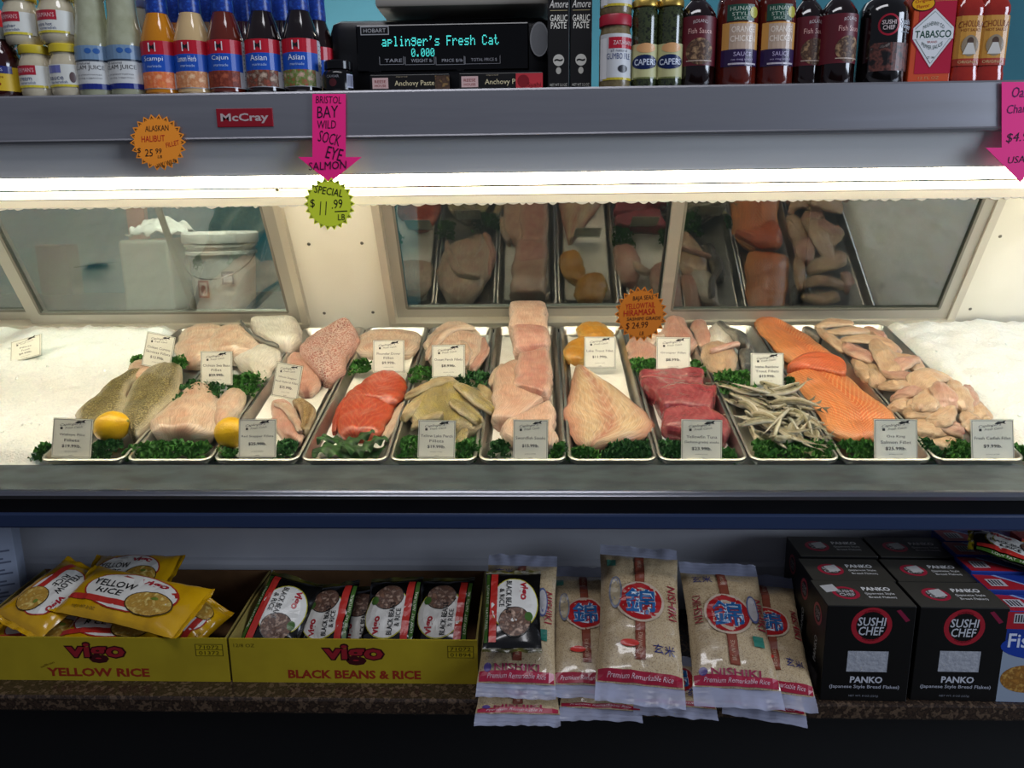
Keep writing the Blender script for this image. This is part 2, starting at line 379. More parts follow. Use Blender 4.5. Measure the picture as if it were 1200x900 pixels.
# sill, trim, dark strip, bumper, kick panel
MB().prism([(1.325, zz(-.449)), (1.235, zz(-.452)), (1.21, zz(-.456)), (1.21, zz(-.47)), (1.325, zz(-.50))], XA, XB).build('front_sill', mat('sill_steel', '59646c', .45, .4, col2='3f4850', scale=14, stretch=(1, 2, 1), rvar=.12), case)
autosmooth(MB().prism([(1.210, zz(-.454)), (1.198, zz(-.455)), (1.194, zz(-.459)), (1.196, zz(-.466)), (1.21, zz(-.466))], XA, XB).build('front_trim', STEEL, case), 50)
MB().box((XA, 1.204, zz(-.494)), (XB, 1.22, zz(-.465))).build('glossy_strip', BLACKG, case)
MB().box((XA, 1.200, zz(-.521)), (XB, 1.22, zz(-.493)), bev=.004).build('bumper_rail', NAVY, case)
MB().box((XA, 1.22, zz(-.519)), (XB, 1.97, zz(-.50))).build('case_underside', mat('underside_grey', '55565c', .5), case)
MB().prism([(1.40, zz(-.54)), (1.395, zz(-.665)), (1.388, zz(-.668)), (1.384, zz(-.675)), (1.383, zz(-.765)), (1.43, zz(-.765)), (1.43, zz(-.54))], XA, XB).build('kick_panel', WHITE2, case)
MB().box((XA, 1.20, 0), (XB, 1.5, zz(-.794))).build('case_base', BLACK, case)
# back panel in the door plane
def dq(u0, u1, v0, v1, h0, h1, mb=None):      # block in door-plane coordinates, h towards the customer
    mb = mb or MB(); V = [DOOR.pt(u, v, h) for u in (u0, u1) for v in (v0, v1) for h in (h0, h1)]
    return mb.add(V, [(0, 1, 3, 2), (4, 6, 7, 5), (0, 4, 5, 1), (2, 3, 7, 6), (0, 2, 6, 4), (1, 5, 7, 3)])
SG = 1 if DOOR.n.y < 0 else -1
def dqh(u0, u1, v0, v1, h0, h1, mb=None): return dq(u0, u1, v0, v1, SG*h0, SG*h1, mb)
VT = .42
dl = DOOR.uv(43, 380)[0]; dr1, dc0, dr2 = -.5933, -.3728, 1.0395
mb = dqh(dr1, dc0, -.03, VT, -.02, .0); dqh(dr2, XB, -.03, VT, -.02, 0, mb); dqh(XA, dr1, -.03, -.0, -.02, 0, mb); dqh(dc0, dr2, -.03, 0, -.02, 0, mb)
mb.build('back_panel', WHITE, case)
tag(mb and MB().box((XA, 1.36, zz(-.5)), (XB, 2.02, zz(-.46))).build('deck_floor', STEEL, case))
SCR = mat('screw_metal', '77736a', .35, .9)
def screw(px, py):
    u, v = DOOR.uv(px, py); p = DOOR.pt(u, v, 0); mb = MB(); n = DOOR.n*SG
    ax = n.orthogonal().normalized(); ay = n.cross(ax)
    ring = lambda r, h: [p+(ax*math.cos(i*.628)+ay*math.sin(i*.628))*r+n*h for i in range(10)]
    V = ring(.0042, 0)+ring(.0036, .0016)+ring(.0018, .0024)
    mb.add(V, [(a*10+i, a*10+(i+1) % 10, a*10+10+(i+1) % 10, a*10+10+i) for a in (0, 1) for i in range(10)]+[tuple(range(20, 30))])
    mb.build('screw', SCR, case, smooth=True)
for s in ((362, 286), (380, 367), (424, 285), (437, 366), (1172, 277), (1137, 362)): screw(*s)
def door(u0, u1, h, fl, fr, fb, vb=.004, pane=DGLASS):
    mb = MB(); d = .016
    dqh(u0, u0+fl, vb, VT, h, h+d, mb); dqh(u1-fr, u1, vb, VT, h, h+d, mb); dqh(u0+fl, u1-fr, vb, vb+fb, h, h+d, mb); dqh(u0+fl, u1-fr, VT-.02, VT, h, h+d, mb)
    fo = mb.build('sliding_door', FRAME, case)
    dqh(u0+fl, u1-fr, vb+fb, VT-.02, h+.006, h+.010).build('glass_pane', pane, fo)
    g = MB(); e = .003
    for a in ((u0+fl-e, u0+fl+e, vb+fb, VT-.02), (u1-fr-e, u1-fr+e, vb+fb, VT-.02), (u0+fl, u1-fr, vb+fb-e, vb+fb+e)): dqh(a[0], a[1], a[2], a[3], h+d-.002, h+d+.001, g)
    g.build('gasket', mat('gasket_grey', '6a675f', .6), fo)
    return fo
def jamb(u0, u1):
    mb = MB(); dqh(u0-.006, u0+.012, -.004, VT, -.03, .02, mb); dqh(u1-.012, u1+.006, -.004, VT, -.03, .02, mb); dqh(u0, u1, -.012, .006, -.03, .022, mb)
    mb.build('door_track', mat('track_metal', 'c2bdb0', .4, .5), case)
um = DOOR.uv(781, 350)[0]
jamb(dc0, dr2); jamb(XA, dr1)
door(dc0+.012, um+.012, -.022, .028, .012, .03)
door(um-.016, dr2-.012, -.002, .03, .028, .032)
door(dl, dr1-.012, -.002, .035, .03, .034)
u2 = DOOR.uv(197, 300)[0]
dqh(u2-.008, u2+.008, .02, VT, -.035, -.03).build('rear_stile', FRAME, case)
door(XA, dl+.03, -.022, .03, .03, .03)
# screws, lamp
lamp = thing('fluorescent_lamp', (0, 1.36, zz(.094)), 'long white fluorescent lamp under the steel canopy of the case', 'lamp')
MB().box((XA+.02, 1.385, zz(.080)), (XB-.02, 1.47, zz(.094))).build('lamp_housing', WHITE, lamp)
MB().tube([(XA+.05, 1.42, zz(.057)), (0, 1.42, zz(.057)), (XB-.05, 1.42, zz(.057))], .0125, 14).build('lamp_tube', TUBE, lamp, smooth=True)
autosmooth(MB().prism([(1.388, zz(.041)), (1.385, zz(.038)), (1.385, zz(.029)), (1.389, zz(.027)), (1.397, zz(.027)), (1.397, zz(.041))], XA+.02, XB-.02).build('lamp_rail', RAIL_GLOW, lamp), 40)
MB().lathe([(.0035, 0), (.003, .002), (.0015, .003)], n=10).build('screw', SCR, lamp, world=False)
lamp.children[-1].location = Vector(at_y(325, 222, 1.3845))-lamp.location; lamp.children[-1].rotation_euler = (R(90), 0, 0)
MB().prism([(1.386, zz(.0255)), (1.386, zz(.013)), (1.395, zz(.013)), (1.396, zz(.0255))], XA+.02, XB-.02).build('rail_painted_glow', mat('flange_painted_glow', 'efe6d6', .5, emit=.3), lamp)  # white flange under the rail, its glow stands in for light on it
fr_ = MB(); x = XA+.05
while x < XB-.05:
    w = rng.uniform(.008, .026); d = rng.uniform(.001, .0045)
    n = 6; top = [(x+w*i/n, 1.3865, zz(.0135)) for i in range(n+1)]; bot = [(x+w*i/n, 1.3855, zz(.0125)-d*math.sin(math.pi*i/n)) for i in range(n+1)]
    bk_ = [(x+w*i/n, 1.394, zz(.0125)-d*.7*math.sin(math.pi*i/n)) for i in range(n+1)]
    fr_.add(top+bot+bk_, [(i, i+1, n+2+i, n+1+i) for i in range(n)]+[(n+1+i, n+2+i, 2*n+3+i, 2*n+2+i) for i in range(n)]); x += w
tag(fr_.build('frost_edge', mat('frost', 'efece6', .7), lamp), kind='stuff')
# ice bed
LX = X0-.004; RX = X0+11*TW+.004
def iceh(u, t):
    n = .004*noise.noise(Vector((u*22, t*22, 0)))+.0022*noise.noise(Vector((u*70, t*70, 3)))
    e = max(LX-u, u-RX)
    if e < 0: return -.027+n*.3
    k = min(1, e/.03); fr = min(1, max(0, (t+.012)/.05)); bk = min(1, max(0, (.668-t)/.03)); h = -.012+.012*k*fr+n*2
    return -.024*(1-min(k, 1)*.9)*(1-k)+h*k-.016*(1-fr) - .004*(1-bk)
mb = MB()
mb.grid(lambda a, b: DECK.pt(XA+(XB-XA)*a, -.012+.665*b, iceh(XA+(XB-XA)*a, -.012+.665*b)), 420, 90)
tag(mb.build('ice_bed', ICE, smooth=True), 'white bed of crushed ice under the fish trays', 'ice', kind='stuff')
cl = MB(); icr = random.Random(3)
for i in range(260):
    u = icr.choice([icr.uniform(XA+.2, LX-.02), icr.uniform(RX+.02, XB-.1)]); t = icr.uniform(.02, .64)
    p = DECK.pt(u, t, iceh(u, t)); r = icr.uniform(.002, .006)
    q = Matrix.Rotation(icr.uniform(0, 6), 3, 'Z') @ Matrix.Rotation(icr.uniform(0, 6), 3, 'X')
    V = [p+q @ Vector(v)*r*icr.uniform(.6, 1.1) for v in ((1, 0, 0), (0, 1, 0), (-1, 0, 0), (0, -1, 0), (0, 0, .6), (0, 0, -.6))]
    cl.add(V, [(0, 1, 4), (1, 2, 4), (2, 3, 4), (3, 0, 4), (1, 0, 5), (2, 1, 5), (3, 2, 5), (0, 3, 5)])
tag(cl.build('ice_chips', mat('ice_chip', 'f6f8f8', .3)), 'loose white ice chips on the crushed ice', 'ice', kind='stuff')
# granite ledge
led = MB(); ZL = zz(-.765)
led.box((XA, 1.088, zz(-.793)), (XB, 1.382, ZL), bev=.004)
tag(recenter(led.build('granite_ledge', GRANITE)), 'speckled brown granite ledge along the foot of the display case', 'ledge')
# ------------------------------------------------------------------ trays
def tray_mesh():
    L, Wd, rc = .632, .1605, .02; V = []; F = []; n = 6
    def loop(ins, h):
        w, l, r = Wd/2-ins, L/2-ins, max(rc-ins, .006); c = []
        for cx, cy, a0 in ((w-r, l-r, 0), (-w+r, l-r, 90), (-w+r, -l+r, 180), (w-r, -l+r, 270)):
            for i in range(n+1): a = R(a0+90*i/n); c.append(DECK.x*(cx+r*math.cos(a))+DECK.a*(cy+r*math.sin(a))+DECK.n*h)
        return c
    for ins, h in ((.002, -.008), (0, -.004), (.0005, -.001), (.002, 0), (.005, 0), (.007, -.002), (.013, -.019), (.018, -.022)): V += loop(ins, h)
    k = 4*(n+1)
    for j in range(7):
        for i in range(k): F.append((j*k+i, j*k+(i+1) % k, (j+1)*k+(i+1) % k, (j+1)*k+i))
    F.append(tuple(range(7*k, 8*k))); return V, F
tv, tf = tray_mesh(); tray_me = None
TL = ['tray of olive skinned fillets and a lemon, leftmost of the row', 'tray of pale thick fillets beside the leftmost tray', 'tray with red scaled snapper fillet and white liner', 'tray with bright red salmon fillet and dark kale leaf', 'tray heaped with olive yellow perch fillets', 'tray of stacked pale pink swordfish slabs', 'tray with one wide pale pink-streaked fillet', 'tray with dark red tuna slabs', 'tray heaped with small silver smelts', 'tray of long orange trout fillets', 'tray piled with beige catfish strips, rightmost of the row']
for i in range(11):
    c = DECK.pt(X0+TW*(i+.5), .317, 0)
    if tray_me is None:
        o = mk('fish_tray', tv, tf, ALU); tray_me = o.data; autosmooth(o, 40)
    else:
        o = bpy.data.objects.new('fish_tray', tray_me); COL.objects.link(o)
    o.location = c; tag(o, 'shallow aluminium '+TL[i], 'tray', 'aluminium fish trays on the ice')
PAPER = mat('liner_paper', 'f1efe9', .8, col2='e6e3dc', scale=30, bump=.0008, bscale=60)
def liner(i, t0, t1, lab, du=0):
    x0, x1 = X0+TW*i+.022, X0+TW*(i+1)-.022; mb = MB()
    mb.grid(lambda a, b: DECK.pt(x0+(x1-x0)*a, t0+(t1-t0)*b, -.0185+.002*noise.noise(Vector((a*4+i, b*9, 1)))+.006*max(0, abs(a-.5)*2-.8)*5), 12, 30)
    tag(recenter(mb.build('tray_liner', PAPER, smooth=True)), lab, 'paper liner', 'white paper liners in the trays')
liner(2, .04, .6, 'white paper liner in the snapper tray'); liner(3, .04, .6, 'white paper liner under the bright red salmon'); liner(6, .03, .6, 'white paper liner under the wide pale fillet'); liner(7, .03, .6, 'white paper liner under the dark red tuna'); liner(5, .03, .6, 'white paper liner under the pale pink swordfish')
# ================================================================== fish
M_WALL = fishmat('walleye_skin', 'a8975c', 'c0b07c', speck='5c5026', sscale=300, samt=.8, edge='efe2c4', scale=22, back='8a7a40')
M_PALE = fishmat('pale_flesh', 'e8cdb2', 'd6a68a', edge='f0ddcb', scale=28)
M_PINKW = fishmat('pink_white_flesh', 'ead0b6', 'dcae94', edge='f0dcc8', scale=35)
M_WHITE = fishmat('white_flesh', 'f3ece0', 'e8dccb', scale=30)
M_SNAP = fishmat('snapper_skin', 'c06a5c', 'a84a40', speck='f4d8cc', sscale=240, samt=.75, edge='d9a596', scale=25, back='8f3c34')
M_PINK = fishmat('pink_flesh', 'e2b09a', 'd49482', edge='ecc8b4', scale=30)
M_GOLD = fishmat('gold_skin', 'b8965c', '9a7a48', speck='7a5c34', sscale=300, samt=.5, edge='dfc9a4')
M_SOCK = fishmat('sockeye_flesh', 'c8401a', 'ba3616', line='e08458', lscale=9, lamt=.4, chev=.9, scale=45, edge='d05a34')
M_TROUT = fishmat('trout_flesh', 'e88442', 'e3783a', line='f6bd8c', lscale=30, lamt=.6, chev=.55, scale=16, edge='efa468', back='d9642c')
M_TROUTR = fishmat('trout_flesh_red', 'd95828', 'e06c38', line='f0a070', lscale=22, lamt=.35, chev=.5, scale=25)
M_PERCH = fishmat('perch_skin', 'a8966a', 'd0b860', edge='e2d0b0', scale=34, back='8a7844', speck='6e6038', sscale=420, samt=.35)
M_PERCHP = fishmat('perch_flesh', 'c8b080', '9a7e50', edge='dccca4', scale=45)
M_SWORD = fishmat('swordfish_flesh', 'e8c2aa', 'daa88e', scale=32, edge='efd4c0')
M_SWORDD = fishmat('swordfish_bloodline', 'e2ae98', 'd08a7c', scale=40, edge='efd0bc')
M_TILE = fishmat('wide_fillet_flesh', 'e8caa2', 'dcb28a', scale=26, back='c4705c', edge='d08c76', line='f2e0c8', lscale=12, lamt=.3, chev=.8)
M_TUNA = fishmat('tuna_flesh', 'a8424a', '983840', scale=40, line='be6264', lscale=10, lamt=.25, chev=.3, rough=.25)
M_YEL = fishmat('smoked_flesh', 'e6a236', 'd48e26', scale=30, edge='eebc5e')
M_GREY = fishmat('grey_skin', '74746e', '53534f', edge='b7b2a8', scale=30, speck='45454a', sscale=300, samt=.35)
M_CAT = fishmat('catfish_flesh', 'e2c09c', 'd5a888', edge='ead0b2', scale=28)
M_CATP = fishmat('catfish_flesh_pink', 'd9ab94', 'c98c7c', edge='e6c4aa', scale=26)
M_SMELT = fishmat('smelt_skin', 'cfc6ac', 'a89c78', edge='ece6d4', back='6e6440', scale=60, rough=.2)
M_SMELT.node_tree.nodes['Principled BSDF'].inputs['Metallic'].default_value = .35
FISH_G = {}
def loft(name, secs, m, label, cat='fish fillet', group=None, e=2.2, blunt=.45, wob=.0026, ns=36, na=20, parent=None, pw=.72):
    """secs: (L, R, base height, lift, thickness) with L,R as deck (u,t).  A closed slab of flesh on the deck plane."""
    A = [Vector((s[0][0], s[0][1], s[3])) for s in secs]; B = [Vector((s[1][0], s[1][1], s[3])) for s in secs]
    C = [Vector((s[2], s[4], 0)) for s in secs]
    V = []; UV = []; F = []; sd = rng.uniform(0, 90); row = 2*na
    for i in range(ns+1):
        t = i/ns; a = crom(A, t); b = crom(B, t); c = crom(C, t); q = abs(2*t-1)
        ef = (max(0, 1-q**(2/blunt)))**.5 if blunt else 1
        ew = .55+.45*ef if 0 < i < ns else .5
        jl = 1+.16*noise.noise(Vector((t*5, 1.3, sd)))+.07*noise.noise(Vector((t*14, 1.3, sd))); jr = 1+.16*noise.noise(Vector((t*5, 7.7, sd)))+.07*noise.noise(Vector((t*14, 7.7, sd)))
        mid = (a+b)/2; a = mid+(a-mid)*jl; b = mid+(b-mid)*jr; a = mid+(a-mid)*ew; b = mid+(b-mid)*ew; ef = max(ef, .12)
        for j in range(na+1):
            x = j/na; s = 2*x-1; p = a+(b-a)*x
            pr = max(0, 1-abs(s)**e)**pw*(1-.10*math.exp(-(s/.14)**2)*(1 if e < 4 else 0))
            nz = noise.noise(Vector((p.x*26, p.y*26, sd)))*1.6+noise.noise(Vector((p.x*70, p.y*70, sd)))*.5
            hgt = p.z+c.y*pr*ef*.9+wob*nz*(pr*.8+.2)
            V.append(DECK.pt(p.x+wob*.8*noise.noise(Vector((t*7, x*4, sd))), p.y+wob*noise.noise(Vector((x*4, t*7, sd+9))), hgt)); UV.append((t, x))
        for j in range(na-1, 0, -1):
            x = j/na; p = a+(b-a)*(.5+(x-.5)*.94); V.append(DECK.pt(p.x, p.y, min(c.x, p.z-.002))); UV.append((t, x))
    for i in range(ns):
        for j in range(row): F.append((i*row+j, i*row+(j+1) % row, (i+1)*row+(j+1) % row, (i+1)*row+j))
    F.append(tuple(range(row))[::-1]); F.append(tuple(range(ns*row, ns*row+row)))
    o = mk(name, V, F, m, parent, True, UV)
    if parent is None: recenter(o); tag(o, label, cat, group)
    return o
def slab(name, pairs, m, label, lift=0, th=.015, base=-.018, **k):
    secs = []
    for p in pairs:
        l = p[0][2] if len(p[0]) > 2 else lift
        secs.append((DECK.uv(*p[0][:2], l), DECK.uv(*p[1][:2], l), base if base is not None else l-.006, l, th))
    return loft(name, secs, m, label, **k)
def strip(name, path, w, m, label, th=.01, lift=0, base=None, taper=(.55, .8), **k):
    pts = [DECK.uv(p[0], p[1], p[2] if len(p) > 2 else lift) for p in path]; ls = [p[2] if len(p) > 2 else lift for p in path]; secs = []
    n = len(pts)
    for i, (u, t) in enumerate(pts):
        a, b = pts[max(i-1, 0)], pts[min(i+1, n-1)]; dx, dy = b[0]-a[0], b[1]-a[1]; d = math.hypot(dx, dy) or 1; nx, ny = -dy/d, dx/d
        f = i/(n-1); ww = w/2*(1 if 0 < i < n-1 else (taper[0] if i == 0 else taper[1]))
        secs.append(((u+nx*ww, t+ny*ww), (u-nx*ww, t-ny*ww), ls[i]-.006 if base is None else base, ls[i], th))
    return loft(name, secs, m, label, **k)
# --- trays 0 and 1
slab('fish_fillet', [((150, 437), (184, 431)), ((120, 460), (155, 450)), ((94, 482), (148, 478)), ((86, 500), (132, 504))], M_WALL, 'olive speckled fish fillet at the far left behind the lemon', th=.022, lift=-.004)
slab('fish_fillet', [((186, 424), (216, 430)), ((164, 441), (213, 452)), ((149, 464), (202, 474)), ((144, 488), (180, 495)), ((150, 508), (162, 511))], M_WALL, 'olive speckled fish fillet in front of the upright price card', lift=.004, th=.024, base=-.016)
slab('fish_fillet', [((150, 428), (172, 424)), ((148, 434), (186, 434)), ((140, 444), (170, 446))], M_PALE, 'small cream fillet end above the olive fillets', lift=-.004, th=.014)
slab('fish_fillet', [((228, 451), (250, 455)), ((205, 470), (258, 476)), ((182, 489), (258, 496)), ((167, 507), (250, 513))], M_PALE, 'thick pale pink fillet with browned lower edge behind parsley', th=.026, lift=.002)
slab('fish_fillet', [((270, 455), (290, 461)), ((256, 468), (286, 477)), ((251, 484), (274, 492)), ((250, 498), (262, 507))], M_PINKW, 'slim pale pink fillet beside the lemon half hidden by a card', th=.02, lift=.004)
slab('fish_fillet', [((220, 383), (262, 382)), ((210, 394), (272, 397)), ((203, 410), (262, 412)), ((208, 426), (240, 426))], M_PINKW, 'pinkish fillet at the back of the leftmost tray', th=.022, lift=0)
slab('fish_fillet', [((262, 383), (292, 387)), ((246, 391), (306, 401)), ((238, 403), (302, 413)), ((245, 416), (285, 419))], M_PALE, 'beige fillet lying against the white fish block', th=.022, lift=.006)
slab('fish_fillet', [((297, 376), (346, 376)), ((293, 384), (354, 386)), ((302, 397), (353, 402)), ((320, 409), (343, 412))], M_WHITE, 'thick snow white fish block against the left door frame', th=.03, lift=.004, e=5, pw=.4)
slab('fish_fillet', [((302, 404), (330, 411)), ((284, 414), (328, 424)), ((274, 422), (318, 438)), ((296, 441), (308, 449))], M_WHITE, 'white fillet below the thick white fish block', th=.022, lift=0)
strip('fish_trimming', [(282, 376, .02), (290, 388, .02), (306, 398, .018), (326, 405, .018)], .009, M_GREY, 'thin grey skin trimming beside the white fish block', th=.006)
# --- tray 2
slab('fish_fillet', [((400, 376, .03), (411, 374, .03)), ((376, 387, .012), (421, 396, .014)), ((353, 401), (414, 416)), ((351, 414), (404, 434)), ((368, 437), (390, 449))], M_SNAP, 'red scaled snapper fillet with dark tail end', th=.022, lift=.006)
slab('fish_fillet', [((340, 414), (356, 414)), ((334, 428), (372, 436)), ((338, 446), (376, 450)), ((350, 461), (368, 460))], M_PINK, 'smooth pink fillet under the red scaled snapper', th=.014, lift=-.004)
slab('fish_fillet', [((318, 470), (342, 470)), ((318, 482), (352, 492)), ((318, 494), (358, 508)), ((325, 508), (352, 520))], M_PINK, 'small pink fillet behind the card in the snapper tray', th=.016, lift=-.006)
slab('fish_fillet', [((341, 470), (352, 469)), ((348, 477), (369, 478)), ((352, 492), (366, 494)), ((351, 504), (358, 506))], M_GOLD, 'small fillet with golden brown skin in the snapper tray', th=.014, lift=.006)
strip('fish_fillet', [(322, 472, .008), (336, 478, .012), (346, 492, .012), (352, 505, .008)], .018, M_PALE, 'pale curled fillet strip beside the golden skinned fillet', th=.008)
# --- tray 3
slab('fish_fillet', [((424, 389), (490, 388)), ((419, 399), (494, 401)), ((414, 414), (486, 414))], M_PINKW, 'pale pink fillets end behind the card above red salmon', th=.016)
slab('fish_fillet', [((412, 455), (456, 462)), ((400, 470), (464, 475)), ((395, 490), (456, 494)), ((393, 511), (442, 513))], M_SOCK, 'large bright red salmon fillet lowest in its tray', th=.022, lift=-.004)
slab('fish_fillet', [((446, 438), (470, 439)), ((428, 446), (478, 453)), ((417, 456), (472, 467)), ((410, 466), (458, 476))], M_SOCK, 'bright red salmon fillet on top under the price card', th=.022, lift=.004, base=-.01)
strip('fish_fillet', [(474, 470, -.006), (466, 486, -.006), (457, 502, -.008), (450, 514, -.01)], .02, M_PINKW, 'pale belly flap along the right of the red salmon', th=.008, base=-.018)
strip('fish_fillet', [(412, 462, .0), (400, 474, .0), (394, 492, -.004), (391, 506, -.008)], .014, M_SOCK, 'thin red belly edge along the left of the salmon', th=.006, base=-.018)
# --- tray 4
slab('fish_fillet', [((514, 384), (546, 379)), ((500, 398), (563, 392)), ((496, 412), (570, 410)), ((502, 426), (560, 430))], M_PINKW, 'large pinkish white fillet at the back above the perch', th=.026, lift=.004)
strip('fish_fillet', [(500, 420, .016), (512, 400, .026), (530, 386, .03), (556, 384, .028)], .024, M_PINKW, 'curled pinkish white strip on top of the fillet above the perch', th=.01)
strip('fish_fillet', [(566, 396, .01), (568, 410, .01), (560, 424, .008), (552, 434, .004)], .022, M_PINK, 'pink fillet tip at the right of the fillet above the perch', th=.01)
strip('fish_fillet', [(540, 400, .022), (546, 412, .02), (542, 428, .012)], .03, M_PALE, 'short pale fillet tip hanging in front of a pinkish fillet', th=.009)
slab('fish_fillet', [((512, 450), (540, 449)), ((488, 462), (554, 464)), ((478, 480), (564, 484)), ((486, 498), (566, 500)), ((505, 509), (545, 510))], M_PERCH, 'wide olive yellow perch fillet in the middle of its heap', th=.03, lift=0)
strip('fish_fillet', [(534, 450, .024), (548, 458, .03), (562, 470, .024), (578, 482, .008)], .034, M_PERCH, 'olive perch fillet sliding off the right of the heap', th=.01)
strip('fish_fillet', [(474, 466, .012), (490, 458, .02), (510, 449, .026), (532, 444, .02)], .024, M_PERCHP, 'tan perch fillet along the upper left of the heap', th=.009)
strip('fish_fillet', [(472, 492, .004), (482, 480, .012), (494, 470, .016)], .03, M_PERCHP, 'brownish perch fillet at the left of the heap', th=.012)
strip('fish_fillet', [(562, 452, .004), (572, 464, .004), (578, 478, 0)], .026, M_PERCHP, 'brown perch fillet tail under the right of the heap', th=.01)
strip('fish_fillet', [(528, 470, .032), (545, 480, .03), (562, 494, .016)], .034, M_PERCH, 'olive perch fillet lying across the front right of the heap', th=.009)
strip('fish_fillet', [(520, 486, .03), (500, 492, .022), (482, 500, .006)], .03, M_PERCHP, 'tan perch fillet lying across the front left of the heap', th=.009)
strip('fish_fillet', [(546, 503, .006), (540, 514, .0), (536, 522, -.006)], .022, M_PERCH, 'yellowish perch fillet tip beside the front price card', th=.008, base=-.018)
# --- tray 5
slab('fish_steak', [((597, 360, .045), (640, 360, .045)), ((596, 372, .044), (641, 372, .044)), ((596, 390, .03), (643, 392, .03))], M_SWORD, 'pale pink swordfish slab, topmost and leaning on the door frame', th=.022, base=.0, e=8, blunt=.12, pw=.4, wob=.0012)
slab('fish_steak', [((598, 383, .03), (641, 381, .03)), ((598, 398, .03), (644, 399, .03)), ((603, 416, .018), (645, 412, .018))], M_SWORDD, 'swordfish slab with a red streak below the topmost slab', th=.022, base=-.004, e=8, blunt=.12, pw=.4, wob=.0012)
slab('fish_steak', [((578, 440), (606, 424)), ((578, 462), (636, 452)), ((576, 482), (640, 470)), ((574, 497), (608, 500))], M_SWORD, 'large pale pink swordfish slab at the left of its tray', th=.024, lift=-.002, e=6, blunt=.18, pw=.4)
slab('fish_steak', [((606, 420), (642, 414)), ((603, 436), (646, 434)), ((600, 456), (647, 452)), ((608, 460), (643, 470))], M_SWORDD, 'pale pink swordfish steak with dark cut face in mid tray', th=.024, lift=.01, base=-.006, e=8, blunt=.15, pw=.4)
slab('fish_steak', [((606, 498), (648, 470)), ((588, 504), (652, 490)), ((592, 516), (654, 512)), ((606, 528), (652, 528))], M_SWORD, 'pale pink swordfish slab behind the front price card', th=.022, lift=-.002, e=6, blunt=.2, pw=.4)
strip('fish_steak', [(590, 428, .0), (582, 440, 0), (578, 452, 0)], .03, M_PINKW, 'small pale swordfish piece at the left edge of its tray', th=.012, base=-.018)
# --- tray 6
slab('fish_fillet', [((680, 382), (710, 380)), ((675, 388), (718, 391)), ((684, 398), (716, 402))], M_YEL, 'golden yellow smoked fillet at the back of its tray', th=.02, lift=.002)
slab('fish_fillet', [((672, 400), (692, 396)), ((661, 408), (694, 410)), ((661, 421), (688, 424))], M_YEL, 'golden yellow smoked fillet nearer the front', th=.014, lift=-.004)
slab('fish_fillet', [((672, 429), (685, 431)), ((667, 450), (713, 450)), ((664, 472), (743, 472)), ((665, 495), (763, 493)), ((668, 513), (752, 513)), ((680, 525), (705, 526))], M_TILE, 'wide pale fillet with pink streaks filling its tray', th=.022, lift=-.002, ns=40, na=22)
# --- tray 7
slab('fish_fillet', [((782, 367), (802, 369)), ((778, 380), (808, 386)), ((774, 392), (816, 402)), ((776, 402), (812, 410))], M_PINK, 'pale pink fillet beside the dark orange star sign', th=.02, lift=.004)
slab('fish_fillet', [((738, 395), (760, 394)), ((734, 408), (770, 409)), ((738, 424), (768, 424))], M_PINK, 'pink fillet under the dark orange star sign', th=.018)
strip('fish_fillet', [(760, 404, .01), (766, 396, .014), (776, 392, .016)], .03, M_PINKW, 'small light pink fillet between sign and card', th=.01)
slab('fish_steak', [((748, 440), (750, 449)), ((775, 438), (775, 452)), ((800, 437), (800, 455)), ((826, 437), (824, 457))], M_TUNA, 'dark red tuna slab at the back of its stack', th=.02, lift=.0, e=6, blunt=.15, pw=.4)
slab('fish_steak', [((747, 448), (760, 462)), ((768, 448), (772, 470)), ((790, 449), (790, 474)), ((806, 452), (806, 472))], M_TUNA, 'dark red tuna slab second from the back', th=.02, lift=.004, e=6, blunt=.2, pw=.4)
slab('fish_steak', [((764, 460), (776, 484)), ((790, 456), (796, 484)), ((818, 456), (820, 486)), ((841, 457), (834, 488))], M_TUNA, 'wide dark red tuna slab in the middle of its tray', th=.024, lift=.004, e=6, blunt=.15, pw=.4)
slab('fish_steak', [((776, 484), (774, 506)), ((798, 481), (796, 510)), ((826, 482), (826, 514)), ((858, 502), (850, 520))], M_TUNA, 'dark red tuna slab nearest the front card', th=.024, lift=-.002, e=5, blunt=.25, pw=.4)
# --- tray 8 back
slab('fish_fillet', [((808, 378), (828, 377)), ((812, 390), (832, 390)), ((818, 406), (838, 406))], M_PINK, 'pink fillet piece at the back left of the smelt tray', th=.018)
slab('fish_piece', [((832, 384), (848, 382)), ((828, 394), (856, 392)), ((828, 408), (862, 406))], M_WHITE, 'white bellied fish piece at the back of the smelt tray', th=.022, lift=.002)
tl = slab('fish_tail', [((838, 377, .02), (850, 379, .02)), ((846, 386, .022), (858, 388, .022)), ((858, 392, .024), (876, 396, .024)), ((862, 400, .02), (880, 408, .02))], M_GREY, 'dark grey fish tail section behind the smelts', th=.012, base=.002)
slab('fish_fillet', [((822, 405), (850, 402)), ((820, 416), (864, 414)), ((828, 430), (862, 430)), ((836, 438), (856, 440))], M_CAT, 'tan fillet piece above parsley in the smelt tray', th=.02, lift=.002)
strip('fish_fillet', [(832, 412, .022), (850, 406, .026), (866, 402, .026)], .016, M_PINK, 'thin pink strip over the tan fillet piece', th=.007)
slab('fish_fillet', [((864, 402), (880, 404)), ((866, 416), (884, 418)), ((868, 430), (884, 430))], M_GREY, 'grey skinned piece beside a price card in the smelt tray', th=.014)
